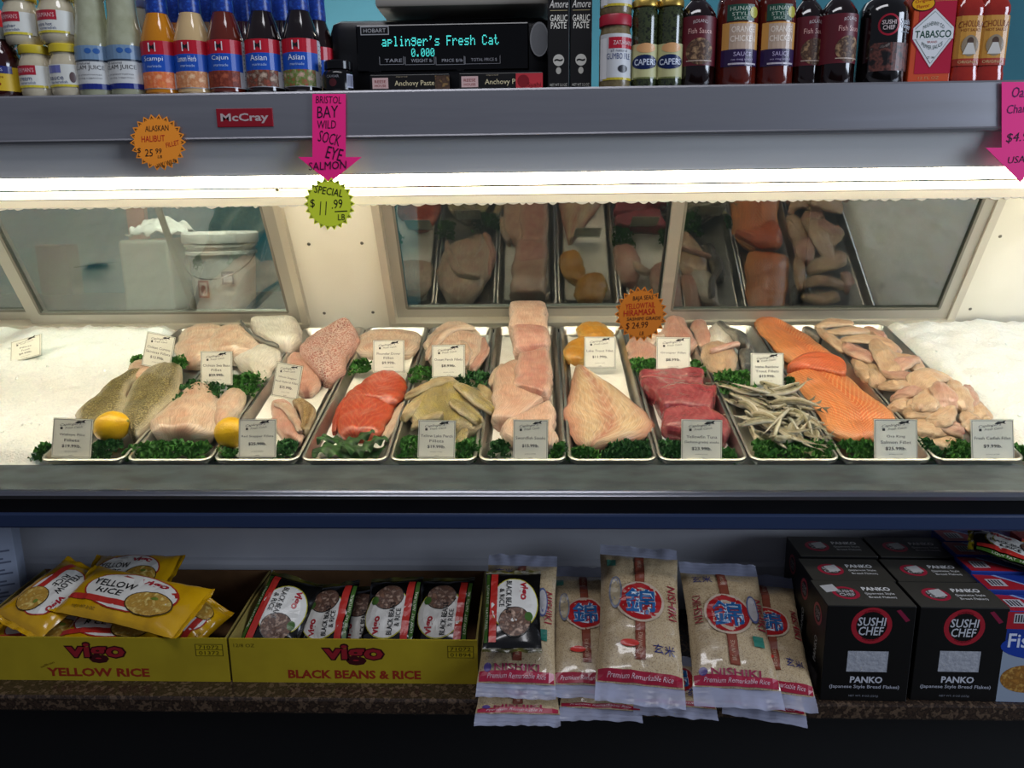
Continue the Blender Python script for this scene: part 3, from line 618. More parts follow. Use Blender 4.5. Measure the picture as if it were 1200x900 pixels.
# --- tray 9
slab('fish_fillet', [((880, 375), (898, 372)), ((886, 384), (934, 386)), ((902, 402), (968, 408)), ((922, 424), (986, 420))], M_TROUT, 'orange trout fillet at the back of its tray', th=.018, lift=.0, ns=36)
slab('fish_fillet', [((938, 424), (952, 436)), ((924, 434), (992, 440)), ((936, 454), (1018, 462)), ((958, 482), (1046, 484)), ((974, 504), (1050, 502)), ((994, 517), (1034, 516))], M_TROUT, 'long orange trout fillet nearest the front', th=.018, lift=-.002, ns=44, na=22)
slab('fish_fillet', [((921, 428), (928, 432)), ((940, 418), (948, 432)), ((962, 414), (970, 435)), ((982, 420), (985, 440)), ((992, 430), (992, 440))], M_TROUTR, 'reddish trout fillet lying across the two orange fillets', th=.016, lift=.016, base=0)
strip('fish_trimming', [(942, 384, .002), (952, 390, .004), (962, 396, .002)], .022, M_GREY, 'dark grey skin scrap between trout and catfish', th=.008, base=-.018)
# --- tray 10: pile of strips
CATS = [
 ([(956, 384, .01), (975, 378, .016), (1000, 380, .016)], .03, 0), ([(964, 390, .01), (990, 388, .02), (1022, 388, .012)], .028, 0), ([(958, 386, .012), (975, 398, .014), (992, 412, .01)], .022, 0),
 ([(985, 398, .012), (1010, 396, .024), (1036, 402, .02), (1052, 414, .012)], .036, 0), ([(990, 404, .012), (1005, 412, .018), (1028, 424, .014)], .04, 1), ([(1014, 384, .012), (1028, 390, .016), (1034, 398, .012)], .022, 1),
 ([(1022, 396, .02), (1034, 412, .026), (1044, 430, .024), (1046, 442, .014)], .036, 0), ([(1046, 414, .018), (1060, 420, .022), (1072, 428, .016), (1080, 436, .008)], .03, 0), ([(1048, 440, .014), (1056, 426, .028), (1074, 420, .024)], .03, 1),
 ([(1018, 426, .006), (1026, 438, .01), (1030, 452, .006)], .028, 0), ([(1030, 436, .012), (1050, 440, .02), (1078, 444, .016)], .026, 1), ([(1030, 452, .008), (1052, 452, .022), (1082, 450, .016)], .028, 0),
 ([(1044, 468, .004), (1064, 460, .02), (1082, 456, .02)], .026, 1), ([(1074, 460, .02), (1080, 446, .034), (1092, 440, .036), (1112, 442, .026)], .044, 0), ([(1060, 486, .004), (1080, 480, .018), (1098, 466, .026)], .05, 0),
 ([(1100, 448, .034), (1106, 462, .036), (1112, 480, .024)], .034, 1), ([(1116, 446, .03), (1124, 462, .034), (1128, 482, .022)], .036, 0), ([(1134, 452, .024), (1134, 466, .028), (1132, 480, .02)], .028, 1),
 ([(1140, 470, .018), (1146, 482, .018), (1154, 496, .008)], .03, 0), ([(1106, 486, .016), (1112, 500, .012), (1130, 508, .004)], .036, 1), ([(1062, 500, .0), (1086, 498, .008), (1108, 504, .002)], .05, 0),
 ([(1130, 484, .02), (1140, 496, .014), (1152, 508, .004)], .034, 0), ([(1080, 514, -.004), (1096, 512, -.002), (1120, 516, -.006)], .05, 0), ([(1000, 420, .004), (1012, 432, .008), (1022, 446, .006)], .024, 0),
 ([(1042, 480, .0), (1056, 474, .008), (1074, 474, .012)], .03, 0), ([(1148, 486, .012), (1158, 500, .006), (1168, 516, -.002)], .03, 0), ([(1094, 456, .024), (1086, 470, .03), (1078, 482, .022)], .034, 0), ([(1118, 476, .026), (1104, 490, .022), (1092, 500, .012)], .03, 0)]
for i, (p, w, k) in enumerate(CATS):
    strip('fish_strip', p, w*1.42, (M_CAT, M_CATP)[k], ('beige', 'pinkish')[k]+(' catfish strip at the back of the rightmost tray' if p[1][1] < 415 else ' catfish strip in the middle of the pile on the rightmost tray' if p[1][1] < 470 else ' catfish strip near the front of the rightmost tray'), th=.009, base=-.018 if p[1][2] < .012 else None, taper=(.45, .8), wob=.0034, group='catfish strips piled on the rightmost tray', cat='fish strip')
# --- smelts
def smelt(bend, seed):
    L = .108; n = 18; k = 10; V = []; F = []; UV = []
    def cen(t): return Vector((L*(t-.5), bend*math.sin(math.pi*t)*L*.22*(1 if seed < 2 else math.cos(2.4*t)), .0))
    for i in range(n+1):
        t = i/n; r = .0088*(math.sin(math.pi*min(1, t*1.02+.03))**.62)*(1-.45*t)+.0006
        c = cen(t); d = (cen(min(1, t+.02))-cen(max(0, t-.02))).normalized(); s = Vector((-d.y, d.x, 0))
        for j in range(k):
            a = 2*math.pi*j/k; V.append(c+s*(r*math.cos(a))+Vector((0, 0, r*.62*math.sin(a)))); UV.append((t, (math.cos(a)*.5+.5)))
    for i in range(n):
        for j in range(k): F.append((i*k+j, i*k+(j+1) % k, (i+1)*k+(j+1) % k, (i+1)*k+j))
    F += [tuple(range(k))[::-1], tuple(range(n*k, n*k+k))]
    root = bpy.data.objects.new('smelt', None); COL.objects.link(root); root.empty_display_size = .02
    mk('body', V, F, M_SMELT, root, True, UV, world=False)
    e = cen(1); d = (cen(1)-cen(.95)).normalized(); s = Vector((-d.y, d.x, 0))
    mk('tail_fin', [e-d*.003+Vector((0, 0, .0006)), e+d*.014+s*.007, e+d*.008+Vector((0, 0, .0008)), e+d*.014-s*.007, e-d*.003-Vector((0, 0, .0006))], [(0, 1, 2), (0, 2, 3), (4, 2, 1), (4, 3, 2)], mat('smelt_fin', '6e6a5a', .4), root, world=False)
    p = cen(.09); MB().lathe([(.0017, 0), (.0015, .0006), (.0006, .001)], (p.x, p.y, .0036), 8).build('eye', mat('fish_eye', '0a0a0a', .1), root, world=False)
    return root
def copytree(o, parent=None):
    c = o.copy(); COL.objects.link(c); c.parent = parent
    for ch in list(o.children): copytree(ch, c)
    return c
protos = [smelt(.5, 0), smelt(-.8, 1), smelt(1.0, 2), smelt(.1, 0)]
sr = random.Random(21)
DM = Matrix((DECK.x, DECK.a, DECK.n)).transposed()
spots = []
for k in range(60):
    f = k/60; row = sr.random(); t0 = sr.random()
    cx = 862+t0*76+row*34; cy = 462+row*52+sr.uniform(-4, 4)
    spots.append((cx, cy, -.010+.03*sr.random()*(1-abs(t0-.5)*1.5), sr.gauss(-52, 28)+(180 if sr.random() < .3 else 0), sr.choice((0, 1, 2, 3))))
spots += [(868, 456, .012, 160, 2), (885, 456, .02, 172, 0), (905, 452, .024, 178, 0), (918, 454, .022, 15, 1), (930, 462, .016, -20, 1), (850, 454, .008, 150, 2), (912, 500, .022, 70, 2), (925, 502, .024, 35, 1), (898, 498, .02, 15, 0), (962, 494, .01, -55, 0), (948, 470, .012, -50, 0)]
used = [False]*4
for cx, cy, hh, ang, kk in sorted(spots, key=lambda s: s[2]):
    o = protos[kk] if not used[kk] else copytree(protos[kk]); used[kk] = True
    u, t = DECK.uv(cx, cy, hh); u = min(max(u, X0+TW*8+.035), X0+TW*9-.03)
    rot = DM @ Matrix.Rotation(R(ang), 3, 'Z') @ Matrix.Rotation(R(sr.uniform(-14, 14)), 3, 'Y') @ Matrix.Rotation(R(sr.choice((0, 60, -70, 20))), 3, 'X')
    o.matrix_basis = Matrix.Translation(DECK.pt(u, t, hh)) @ rot.to_4x4()
    tag(o, 'small silver smelt in the heap of smelts', 'fish', 'smelts heaped in their tray')

# ================================================================== greens and lemons
KALE = mat('kale_green', '24501c', .5, col2=['3f7a2c', '356a26', '6fa048'], scale=90, ramp=(.3, .72), spec=.4)
KALE2 = mat('kale_dark', '1c4420', .5, col2=['30642e', '28562a', '4c8044'], scale=90, ramp=(.3, .72), spec=.35)
def kale(cx, cy, wpx, hpx, label, n=None, seed=0, m=None, h=0, size=1, name='parsley_bunch'):
    r_ = random.Random(seed*13+int(cx)); mb = MB(); n = n or int(14+wpx*hpx/11)
    u0 = DECK.uv(cx-wpx/2, cy, h)[0]+.006; u1 = DECK.uv(cx+wpx/2, cy, h)[0]-.006; ta = max(DECK.uv(cx, cy+hpx/2, h)[1], .016); tb = max(DECK.uv(cx, cy-hpx*.25, h)[1], ta+.012)
    for k in range(n):
        a, b = r_.uniform(-1, 1), r_.uniform(0, 1); u = (u0+u1)/2+a*(u1-u0)/2; t = ta+(tb-ta)*b
        dome = math.sqrt(max(0, 1-a*a*.8))*(1-.7*abs(2*b-1)**2)
        base = DECK.pt(u, t, h-.012+.018*dome*r_.uniform(.4, 1)); L = r_.uniform(.006, .0115)*size; az = r_.uniform(0, 6.283); el = r_.uniform(-.1, 1.3)
        d = Vector((math.cos(az)*math.cos(el), math.sin(az)*math.cos(el), math.sin(el))); s = d.cross(Vector((0, 0, 1))).normalized(); nn = s.cross(d)
        ph = r_.uniform(0, 6); nu, nv = 3, 8; kf = r_.uniform(4, 7)
        def f(i, j):
            r = .15+.85*i; th = (j-.5)*2.8
            p = d*(r*math.cos(th)*L)+s*(r*math.sin(th)*L)
            z = (r**2)*.5*L*math.sin(kf*th+ph)+r*r*.3*L
            return base+p+nn*z
        mb.grid(f, nu, nv)
    o = mb.build(name, m or KALE, smooth=True); recenter(o); return tag(o, label, 'parsley' if name == 'parsley_bunch' else 'kale', 'curly green garnish in the trays')
KB = [(162, 421, 16, 12, 'tiny curly parsley sprig left of the upright card', .002), (213, 421, 26, 14, 'small curly parsley sprig right of the upright card', .004), (240, 452, 54, 34, 'large curly parsley bunch left of the sea bass card', .012), (292, 444, 42, 34, 'curly parsley bunch right of the sea bass card', .008),
 (52, 526, 20, 20, 'curly parsley at the left corner of the leftmost tray', -.008), (124, 522, 34, 26, 'curly parsley under the left lemon', -.006), (198, 524, 98, 26, 'long curly parsley row along the front of the pale fillet tray', -.004), (266, 528, 26, 18, 'dark curly parsley under the right lemon', -.008), (336, 522, 26, 24, 'curly parsley right of the front card in the snapper tray', -.006),
 (424, 426, 28, 20, 'curly parsley left of the card above red salmon', .004), (494, 435, 30, 20, 'curly parsley left of the card above the perch', .006), (552, 441, 46, 20, 'curly parsley right of the card above the perch', .008), (480, 518, 26, 28, 'curly parsley at the front left of the perch tray', -.006), (550, 522, 34, 32, 'curly parsley at the front right of the perch tray', -.004),
 (586, 522, 26, 20, 'curly parsley left of the swordfish card', -.004), (654, 526, 26, 22, 'curly parsley right of the swordfish card', -.004), (684, 530, 40, 22, 'curly parsley at the front left of the wide fillet', -.006), (734, 524, 60, 32, 'large curly parsley bunch at the front right of the wide fillet', -.002),
 (755, 426, 34, 24, 'curly parsley left of the card behind the tuna', .004), (816, 428, 18, 18, 'small curly parsley right of the card behind the tuna', .004), (785, 522, 32, 28, 'curly parsley left of the tuna card', -.006), (853, 532, 18, 16, 'small curly parsley right of the tuna card', -.01),
 (860, 442, 46, 32, 'curly parsley bunch at the back of the smelts', .008), (924, 446, 10, 12, 'tiny curly parsley sprig right of the trout card', .004), (932, 524, 104, 32, 'long curly parsley row in front of the smelts', -.004), (1010, 524, 46, 34, 'curly parsley left of the front trout card', -.004), (1086, 522, 22, 32, 'curly parsley right of the front trout card', -.004),
 (1120, 524, 42, 28, 'curly parsley left of the rightmost card', -.004), (1194, 528, 22, 22, 'curly parsley right of the rightmost card', -.006)]
for i, (cx, cy, w_, h_, lb, hh) in enumerate(KB): kale(cx, cy, w_, h_, lb, seed=i, m=(KALE, KALE2)[i % 3 == 2], h=hh)
# flat kale leaf in the salmon tray
mb = MB(); lr = random.Random(5)
for k, (x0_, y0_, x1_, y1_, w_) in enumerate([(366, 530, 452, 528, .05), (372, 522, 440, 514, .034), (400, 532, 456, 524, .034)]):
    a = Vector(DECK.uv(x0_, y0_, -.002)); b = Vector(DECK.uv(x1_, y1_, -.002)); d = (b-a); s = Vector((-d.y, d.x)).normalized()
    def f(i, j, a=a, d=d, s=s, w_=w_, k=k):
        q = (j-.5)*2; ww = w_*.5*(math.sin(math.pi*min(1, i*.92+.06))**.6); p = a+d*i+s*(q*ww)
        return DECK.pt(p.x, p.y, -.004+.006*k+abs(q)**2*.006*math.sin(i*30+q*3+k)+.014*(1-q*q)*.4+.008*math.sin(i*7+k))
    mb.grid(f, 90, 12)
tag(recenter(mb.build('kale_leaf', mat('kale_leaf_dark', '12300f', .45, col2=['224a1a', '345f26'], scale=60), smooth=True)), 'broad dark kale leaf in front of the red salmon', 'kale', 'curly green garnish in the trays')
def lemon(px, py, hpx, label, rot):
    p = DECK.hit(px, py, .014); prof = []
    for i in range(17):
        t = i/16; z = (t-.5)*2; r = math.sqrt(max(0, 1-z*z))*.030
        if abs(z) > .88: r = max(r*.9, .003)
        prof.append((max(r, .0008), z*.036+(.004*(1 if z > 0 else -1) if abs(z) > .93 else 0)))
    o = thing('lemon', p, label, 'lemon', 'lemons in the trays')
    b = MB().lathe(prof, n=28).build('peel', mat('lemon_peel', 'e8b90c', .35, col2='dba808', scale=30, bump=.0009, bscale=330, coat=.2), o, smooth=True, world=False); b.rotation_euler = rot
    s = MB().lathe([(.0035, 0), (.003, .002), (.001, .0025)], (0, 0, .0385), 8).build('stem_end', mat('lemon_stem', '8a8a3a', .7), o, world=False); s.rotation_euler = rot
lemon(131, 500, 24, 'whole yellow lemon in the leftmost tray', (R(70), 0, R(80))); lemon(271, 507, 20, 'whole yellow lemon partly behind the front card of the snapper tray', (R(80), 0, R(50)))

# ================================================================== price cards
CARD = mat('card_paper', 'eceadf', .6, col2='e3e1d5', scale=20); ACR = glassmat('card_acrylic', 'f2f5f2', .06, .05)
def card(tl, tr, bl, br, h, lean, lines, label, logo=True):
    pb = DECK.hit((bl[0]+br[0])/2, (bl[1]+br[1])/2, h); yb = pb.y
    c = [at_y(*bl, yb), at_y(*br, yb), at_y(*tr, yb+lean), at_y(*tl, yb+lean)]
    ax = ((c[1]-c[0])+(c[2]-c[3])); Wd = ax.length/2; ax.normalize(); ay = ((c[3]-c[0])+(c[2]-c[1])); H = ay.length/2; ay = (ay-ax*ay.dot(ax)).normalized(); n = ax.cross(ay)
    ce = (c[0]+c[1]+c[2]+c[3])/4
    t = thing('price_card', ce-ay*(H/2), label, 'price card', 'white seafood price cards')
    fm = lambda u, v, e: ce+ax*u+ay*v+n*e
    def sheet(w, hh, e0, e1): return MB().add([fm(x, y, e) for x in (-w, w) for y in (-hh, hh) for e in (e0, e1)], [(0, 1, 3, 2), (4, 6, 7, 5), (0, 4, 5, 1), (2, 3, 7, 6), (0, 2, 6, 4), (1, 5, 7, 3)])
    sheet(Wd/2-.0015, H/2-.0015, -.0008, .0002).build('paper', CARD, t)
    sheet(Wd/2, H/2, -.0028, -.0012).build('acrylic_holder', ACR, t)
    w, hh = Wd/2-.003, H/2-.003; q = .0007; it = [('rect', -w, hh-q, w, hh, '3a3a38'), ('rect', -w, -hh, w, -hh+q, '3a3a38'), ('rect', -w, -hh, -w+q, hh, '3a3a38'), ('rect', w-q, -hh, w, hh, '3a3a38')]
    it += [('text', "Caplinger's", -.05*Wd, .34*H, Wd*.52, H*.075, '3c3c3c', {'shear': .4, 'rot': 6}), ('text', 'Fresh Catch', .03*Wd, .27*H, Wd*.42, H*.05, '55554f', {'shear': .3, 'rot': 6})]
    fx, fy, fs = .18*Wd, .40*H, Wd*.13
    it.append(('poly', [(fx-fs, fy-.1*fs), (fx-.4*fs, fy+.28*fs), (fx+.3*fs, fy+.25*fs), (fx+fs, fy+.55*fs), (fx+.75*fs, fy+.1*fs), (fx+fs, fy-.15*fs), (fx+.3*fs, fy-.02*fs), (fx-.4*fs, fy-.25*fs)], '2a2a2a'))
    it.append(('rect', -.3*Wd, .21*H, -.24*Wd, .27*H, '44443f'))
    ys = {2: (.05, -.14), 3: (.08, -.05, -.2)}[len(lines)]
    for s, y in zip(lines, ys): it.append(('text', s, 0, y*H, min(Wd*.82, len(s)*Wd*.052), H*(.085 if s[0] == '$' else .07), '26262a' if s[0] == '$' else '4a4a4a', {'bold': .012} if s[0] == '$' else {}))
    it += [('text', 'product of USA', 0, -.33*H, Wd*.3, H*.035, '6a6a66'), ('text', 'wild', 0, -.42*H, Wd*.1, H*.03, '6a6a66')]
    put(it, fm, t, world=True, base=2.5)
F3 = .0
card((59, 489), (106, 491), (62, 536), (111, 538), -.008, .02, ['Walleye Pike', 'Fillets', '$19.99lb.'], 'price card at the front of the leftmost tray')
card((278, 491), (324, 490), (280, 537), (325, 537), -.008, .02, ['Red Snapper Fillets', '$25.99lb.'], 'price card at the front of the snapper tray')
card((488, 491), (534, 492), (490, 537), (535, 538), -.008, .02, ['Yellow Lake Perch', 'Fillets', '$19.99lb.'], 'price card at the front of the perch tray')
card((600, 491), (643, 491), (601, 540), (643, 541), -.008, .02, ['Swordfish Steaks', '$15.99lb.'], 'price card at the front of the swordfish tray')
card((799, 490), (849, 492), (796, 541), (845, 541), -.008, .02, ['Yellowfin Tuna', '(Sashimi-grade) steaks', '$23.99lb.'], 'price card at the front of the tuna tray')
card((1025, 490), (1078, 491), (1022, 541), (1074, 541), -.008, .02, ['Ora King', 'Salmon Fillet', '$25.99lb.'], 'price card at the front of the orange trout tray')
card((1139, 491), (1191, 491), (1135, 541), (1187, 541), -.008, .02, ['Fresh Catfish Fillet', '$9.99lb.'], 'price card at the front of the rightmost tray')
card((171, 388), (205, 394), (166, 428), (201, 436), .006, .015, ['Chilean Corvina', 'Skinless Fillets', '$13.99lb.'], 'tilted price card behind the olive fillets')
card((234, 411), (273, 411), (235, 452), (273, 452), .012, .015, ['Chilean Sea Bass', 'Fillet', '$29.99lb.'], 'sea bass price card amid the large parsley bunches')
card((320, 423), (353, 428), (321, 464), (352, 470), .0, .015, ['Whole Snapper', 'Red Hybrid Fillet', '$25.99lb.'], 'price card in front of the red scaled snapper')
card((436, 398), (474, 398), (437, 437), (475, 437), .006, .015, ['Flounder Dover', 'Fillet', '$9.99lb.'], 'price card above the bright red salmon')
card((505, 404), (545, 403), (506, 443), (546, 443), .01, .015, ['Ocean Perch Fillets', '$8.99lb.'], 'price card above the olive perch heap')
card((684, 394), (722, 394), (684, 432), (722, 432), .0, .015, ['Lake Trout Fillet', '$11.99lb.'], 'price card in front of the golden smoked fillets')
card((770, 394), (811, 395), (767, 437), (808, 437), .004, .015, ['Grouper Fillet', '$8.99lb.'], 'price card behind the dark red tuna')
card((879, 413), (919, 413), (879, 453), (919, 453), .006, .015, ['Idaho Rainbow', 'Trout Fillets', '$13.99lb.'], 'trout price card behind the smelts')
card((8, 402), (46, 392), (16, 425), (51, 415), .004, .03, ['Fillets', 'Fresh', '$9.99lb.'], 'price card lying tilted in the bare ice at the left')

# ================================================================== hand-written signs
def sgn(py): return 1 if py else 0
def star(px, py, rx, ry, col, Y, label, items, n=22, tilt=0, lean=0, tick='1c1c1c'):
    c = at_y(px, py, Y); e = at_y(px+rx, py, Y).x-c.x; ez = c.z-at_y(px, py+ry, Y).z
    t = thing('star_sign', c-Vector((0, 0, ez)), label, 'sign', 'hand-written star signs'); V = []; F = []
    ax = Vector((1, 0, 0)); ay = Vector((0, lean, 1)).normalized(); nn = ax.cross(ay)
    for off in (0, -.0008):
        for i in range(2*n):
            r = 1 if i % 2 == 0 else .84; a = math.pi*i/n+tilt; V.append(c+ax*(e*r*math.cos(a))+ay*(ez*r*math.sin(a))+nn*off)
    F = [tuple(range(2*n)), tuple(range(2*n, 4*n))[::-1]]+[(i, 2*n+i, 2*n+(i+1) % (2*n), (i+1) % (2*n)) for i in range(2*n)]
    mk('star_card', V, F, mat('card_'+col, col, .6), t)
    it = []
    for i in range(n):
        a = 2*math.pi*i/n+tilt; u, v = e*.88*math.cos(a), ez*.88*math.sin(a)
        it.append(('text', 'v', u, v, e*.1, ez*.1, tick, {'rot': math.degrees(a)+90}))
    for s, u, v, w, h, ic, rot in items: it.append(('text', s, u*e, v*ez, w*e, h*ez, ic, {'rot': rot, 'shear': .15}))
    put(it, flatmap(c, ax, ay), t, world=True, base=1.5)
star(185, 167, 33, 33, 'ff9a2a', 1.2405, 'orange star sign for halibut on the steel canopy edge', [('ALASKAN', .02, .5, .85, .2, '1c1c1c', 2), ('HALIBUT', -.15, .14, .85, .22, 'c02020', 2), ('FILLET', .52, -.05, .5, .16, 'c02020', 12), ('$', -.7, -.28, .14, .2, '1c1c1c', 0), ('25', -.36, -.36, .3, .26, '1c1c1c', 0), ('99', .0, -.3, .22, .18, '1c1c1c', 0), ('LB', .02, -.5, .16, .1, '1c1c1c', 0), ('WK/ WILD', .24, -.74, .7, .16, '1c1c1c', 14)])
star(386, 239, 30, 31, 'dcea34', 1.2395, 'lime green special sign under the pink arrow', [('SPECIAL', -.0, .48, 1.1, .28, '161616', -10), ('$', -.66, .02, .2, .34, '161616', 6), ('1', -.36, -.16, .06, .52, '161616', -4), ('1', -.14, -.16, .06, .52, '161616', -4), ('.99', .3, .0, .44, .34, '161616', 4), ('_', .44, -.28, .5, .04, '161616', 2), ('LB', .44, -.5, .28, .22, '161616', 4)])
yg = 1.214+.05*((zz(0)+.0-at_y(752, 368, 1.22).z))*0
gl_y = lambda z: 1.212+(z-zz(-.455))*(.05/.515)
gz = at_y(752, 368, 1.235).z
star(751, 368, 31, 32, 'd8780e', gl_y(gz)-.004, 'dark orange yellowtail star sign on the front glass', [('BAJA SEAS', .08, .56, .78, .2, '1a1a1a', 4), ('YELLOWTAIL', -.02, .3, 1.1, .2, 'b81818', 4), ('HIRAMASA', -.06, .06, 1.2, .22, 'b81818', 4), ('SASHIMI GRADE', .12, -.16, 1.3, .12, '1a1a1a', 2), ('$ 24.99', -.14, -.42, .85, .26, '4a1c08', 4), ('LB', .04, -.7, .16, .14, '4a1c08', 0)], lean=.097)  # shade of the backlit orange card is put into its colour
def arrow(px0, px1, py0, py1, pyh, hx0, hx1, Y, col, label, items):
    pts = [(px0, py0), (px1, py0), (px1, pyh), (hx1, pyh), ((hx0+hx1)/2, py1), (hx0, pyh), (px0, pyh)]
    q = [at_y(a, b, Y) for a, b in pts]; n = len(q); V = q+[p+Vector((0, .0009, 0)) for p in q]
    F = [tuple(range(n))[::-1], tuple(range(n, 2*n))]+[(i, (i+1) % n, n+(i+1) % n, n+i) for i in range(n)]
    c = at_y((px0+px1)/2, py0, Y); t = thing('arrow_sign', at_y((hx0+hx1)/2, py1, Y), label, 'sign', 'pink arrow signs')
    mk('arrow_card', V, F, mat('card_'+col, col, .6), t)
    it = []; s0 = 1/((at_y(px0+1, py0, Y)-at_y(px0, py0, Y)).length)
    for s, x, y, w, h, ic, rot in items:
        p = at_y(x, y, Y); it.append(('text', s, p.x-c.x, p.z-c.z, w/s0, h/s0, ic, {'rot': rot, 'shear': .15}))
    put(it, flatmap(c, (1, 0, 0), (0, 0, 1)), t, world=True, base=1.5)
arrow(366, 405, 110, 214, 184, 349, 424, 1.2405, 'ff2488', 'pink arrow sign for sockeye salmon hanging near the scale', [('BRISTOL', 385, 117, 30, 8, '2a1430', -2), ('BAY', 384, 131, 26, 13, '2a1430', 2), ('WILD', 383, 146, 22, 9, '2a1430', 0), ('SOCK', 386, 162, 26, 13, '2a1430', -14), ('EYE', 392, 180, 20, 14, '2a1430', -14), ('SALMON', 384, 194, 46, 9, '2a1430', 2)])
arrow(1174, 1222, 96, 213, 173, 1155, 1236, 1.2405, 'f42288', 'pink arrow sign cut off at the right edge', [('Oak', 1196, 108, 20, 12, '4a1450', 0), ('Char F', 1196, 127, 32, 10, '4a1450', 4), ('$4.99', 1196, 161, 34, 12, '2a1430', 4), ('USA', 1191, 187, 20, 8, '2a1430', 4)])
p = at_y(287, 138, 1.2445)
bd = thing('maker_badge', p-Vector((0, 0, .014)), 'small red maker badge with silver script on the canopy edge', 'badge'); e = at_y(320, 138, 1.2445).x-p.x; ez = at_y(287, 127, 1.2445).z-p.z
MB().box((p.x-e, 1.243, p.z-ez), (p.x+e, 1.2455, p.z+ez), bev=.0008).build('badge_plate', mat('badge_red', '8c1222', .35), bd)
put([('text', 'McCray', 0, -.001, e*1.7, ez*1.1, 'b9a9a9', {'bold': .025})], flatmap((p.x, 1.243, p.z), (1, 0, 0), (0, 0, 1)), bd, world=True, base=1)
# ================================================================== goods on top of the case
ZS = zz(.182)
def shelf_thing(name, px, Y, label, cat, group, z=None):
    p = at_y(px, 104, Y); return thing(name, (p.x, Y, ZS if z is None else z), label, cat, group)
def liquid(name, col, col2=None, rough=.08): return mat(name, col, rough, col2=col2, scale=40, coat=.6, spec=.6)
def wrap(t, r, z0, z1, m, a0=-105, a1=105, sq=1.0, name='paper_label'):
    f = cylmap(r, sq); n = 30
    return MB().grid(lambda u, v: f(R(a0+(a1-a0)*u)*r, z0+(z1-z0)*v, .0005), n, 2).build(name, m, t, smooth=True, world=False)
def foodphoto(name, cols): return mat(name, cols[0], .5, col2=cols[1:], scale=120, detail=5, ramp=(.3, .7))
WLAB = mat('label_white', 'c8cad0', .2, coat=.6)
CAPB = mat('cap_blue_print', '1c3f9c', .3, col2=['16307c', '2a55b4'], scale=160)
# -- marinade bottles
PH = [('e08a4a', 'd96a3a', 'f0b080'), ('d9a070', 'c07a4c', 'ecc9a0'), ('8c3a24', '6a2414', 'b0583c'), ('9c4a34', '5a3a2c', 'c8b09a'), ('a03c38', '5a7a30', 'd8a89a')]
def marinade(px, Y, bodycol, name, ph, label, front=True, r=.0285, rz=0):
    t = shelf_thing('marinade_bottle', px, Y, label, 'bottle', 'marinade bottles with blue caps'); t.rotation_euler.z = rz
    prof = [(r*.9, 0), (r, .004), (r, .078), (r*.97, .084), (r*.78, .104), (r*.55, .122), (r*.48, .135), (r*.46, .17), (r*.46, .19)]
    autosmooth(MB().lathe(prof).build('glass_body', liquid('marinade_'+bodycol, bodycol), t, world=False))
    autosmooth(MB().lathe([(r*.56, .122), (r*.58, .124), (r*.54, .15), (r*.54, .2), (r*.5, .204)]).build('cap_sleeve', CAPB, t, world=False))
    if not front: return t
    k = foodphoto('food_'+str(ph), PH[ph])
    wrap(t, r, .009, .079, WLAB)
    w = r*1.25
    it = [('rect', -w, .059, w, .079, 'b41a2c'), ('rect', -w, .033, w, .059, '1d4fae'), ('rect', -w*.95, .010, w*.8, .034, k), ('rect', -.006, .063, .005, .076, 'e8e8ea'), ('text', 'M', -.0005, .0695, .007, .007, '1a1a1e', {'bold': .04}), ('rect', w+.002, .012, w+.016, .076, 'd8dade')]
    it += [('text', name, -.001, .052, min(.03, .0052*len(name)), .0085, 'e4eaf4'), ('text', 'marinade', 0, .042, .022, .004, 'b4c8ec')]
    it += [('rect', w+.003, .07-.006*q, w+.014, .0715-.006*q, '55555a') for q in range(9)]
    put(it, cylmap(r), t, base=4); return t
marinade(193, 1.285, 'b8730c', 'Scampi', 0, 'amber marinade bottle at the left of the blue capped row'); marinade(231, 1.285, 'bfa274', 'Lemon Herb', 1, 'beige marinade bottle in the blue capped row'); marinade(269, 1.285, '5a1d10', 'Cajun', 2, 'red brown marinade bottle in the blue capped row')
marinade(313, 1.285, '150a0a', 'Asian', 3, 'dark marinade bottle right of the red brown one'); marinade(356, 1.285, '12080a', 'Asian', 4, 'dark marinade bottle nearest the weighing scale'); marinade(375, 1.35, '1a0c0c', 'Asian', 4, 'dark marinade bottle half hidden behind the last blue capped one')
for px, c, lb in ((213, 'b06a10', 'amber marinade bottle in the back row'), (251, '8a6a44', 'tan marinade bottle in the back row'), (292, '3c1410', 'maroon marinade bottle in the back row'), (336, '180b0b', 'dark marinade bottle in the back row')): marinade(px, 1.35, c, '', 0, lb, False)
# -- clam juice
def clam(px, Y, lb):
    t = shelf_thing('clam_juice_bottle', px, Y, lb, 'bottle', 'clam juice bottles'); r = .0285
    autosmooth(MB().lathe([(r*.92, 0), (r, .004), (r, .078), (r*.96, .088), (r*.86, .104), (r*.76, .122), (r*.74, .146)]).build('glass_body', liquid('clam_juice', '8f9276', 'a4a68c'), t, world=False))
    autosmooth(MB().lathe([(r*.78, .146), (r*.8, .148), (r*.8, .158), (r*.74, .160)]).build('metal_lid', mat('lid_silver', 'b8bab4', .3, .9), t, world=False))
    wrap(t, r, .010, .074, mat('clam_label', 'c6c8c6', .45))
    w = r*1.5; it = [('rect', -w, .052, w, .074, '6f8ba8'), ('rect', -w, .010, w, .018, '1c2a78'), ('rect', -w, .051, w, .0535, '2c3a4a'), ('ell', .004, .066, .005, .004, '2f5c9c'), ('ell', .016, .066, .005, .004, '2f5c9c')]
    it += [('text', 'CLAM JUICE', 0, .041, .05, .008, '3a3a3e'), ('text', 'all natural', -.008, .048, .026, .0035, '5a5a60'), ('text', 'no preservatives', 0, .031, .04, .003, '77777c'), ('text', 'serving suggestion', 0, .026, .04, .0026, '77777c')]
    put(it, cylmap(r), t, base=4)
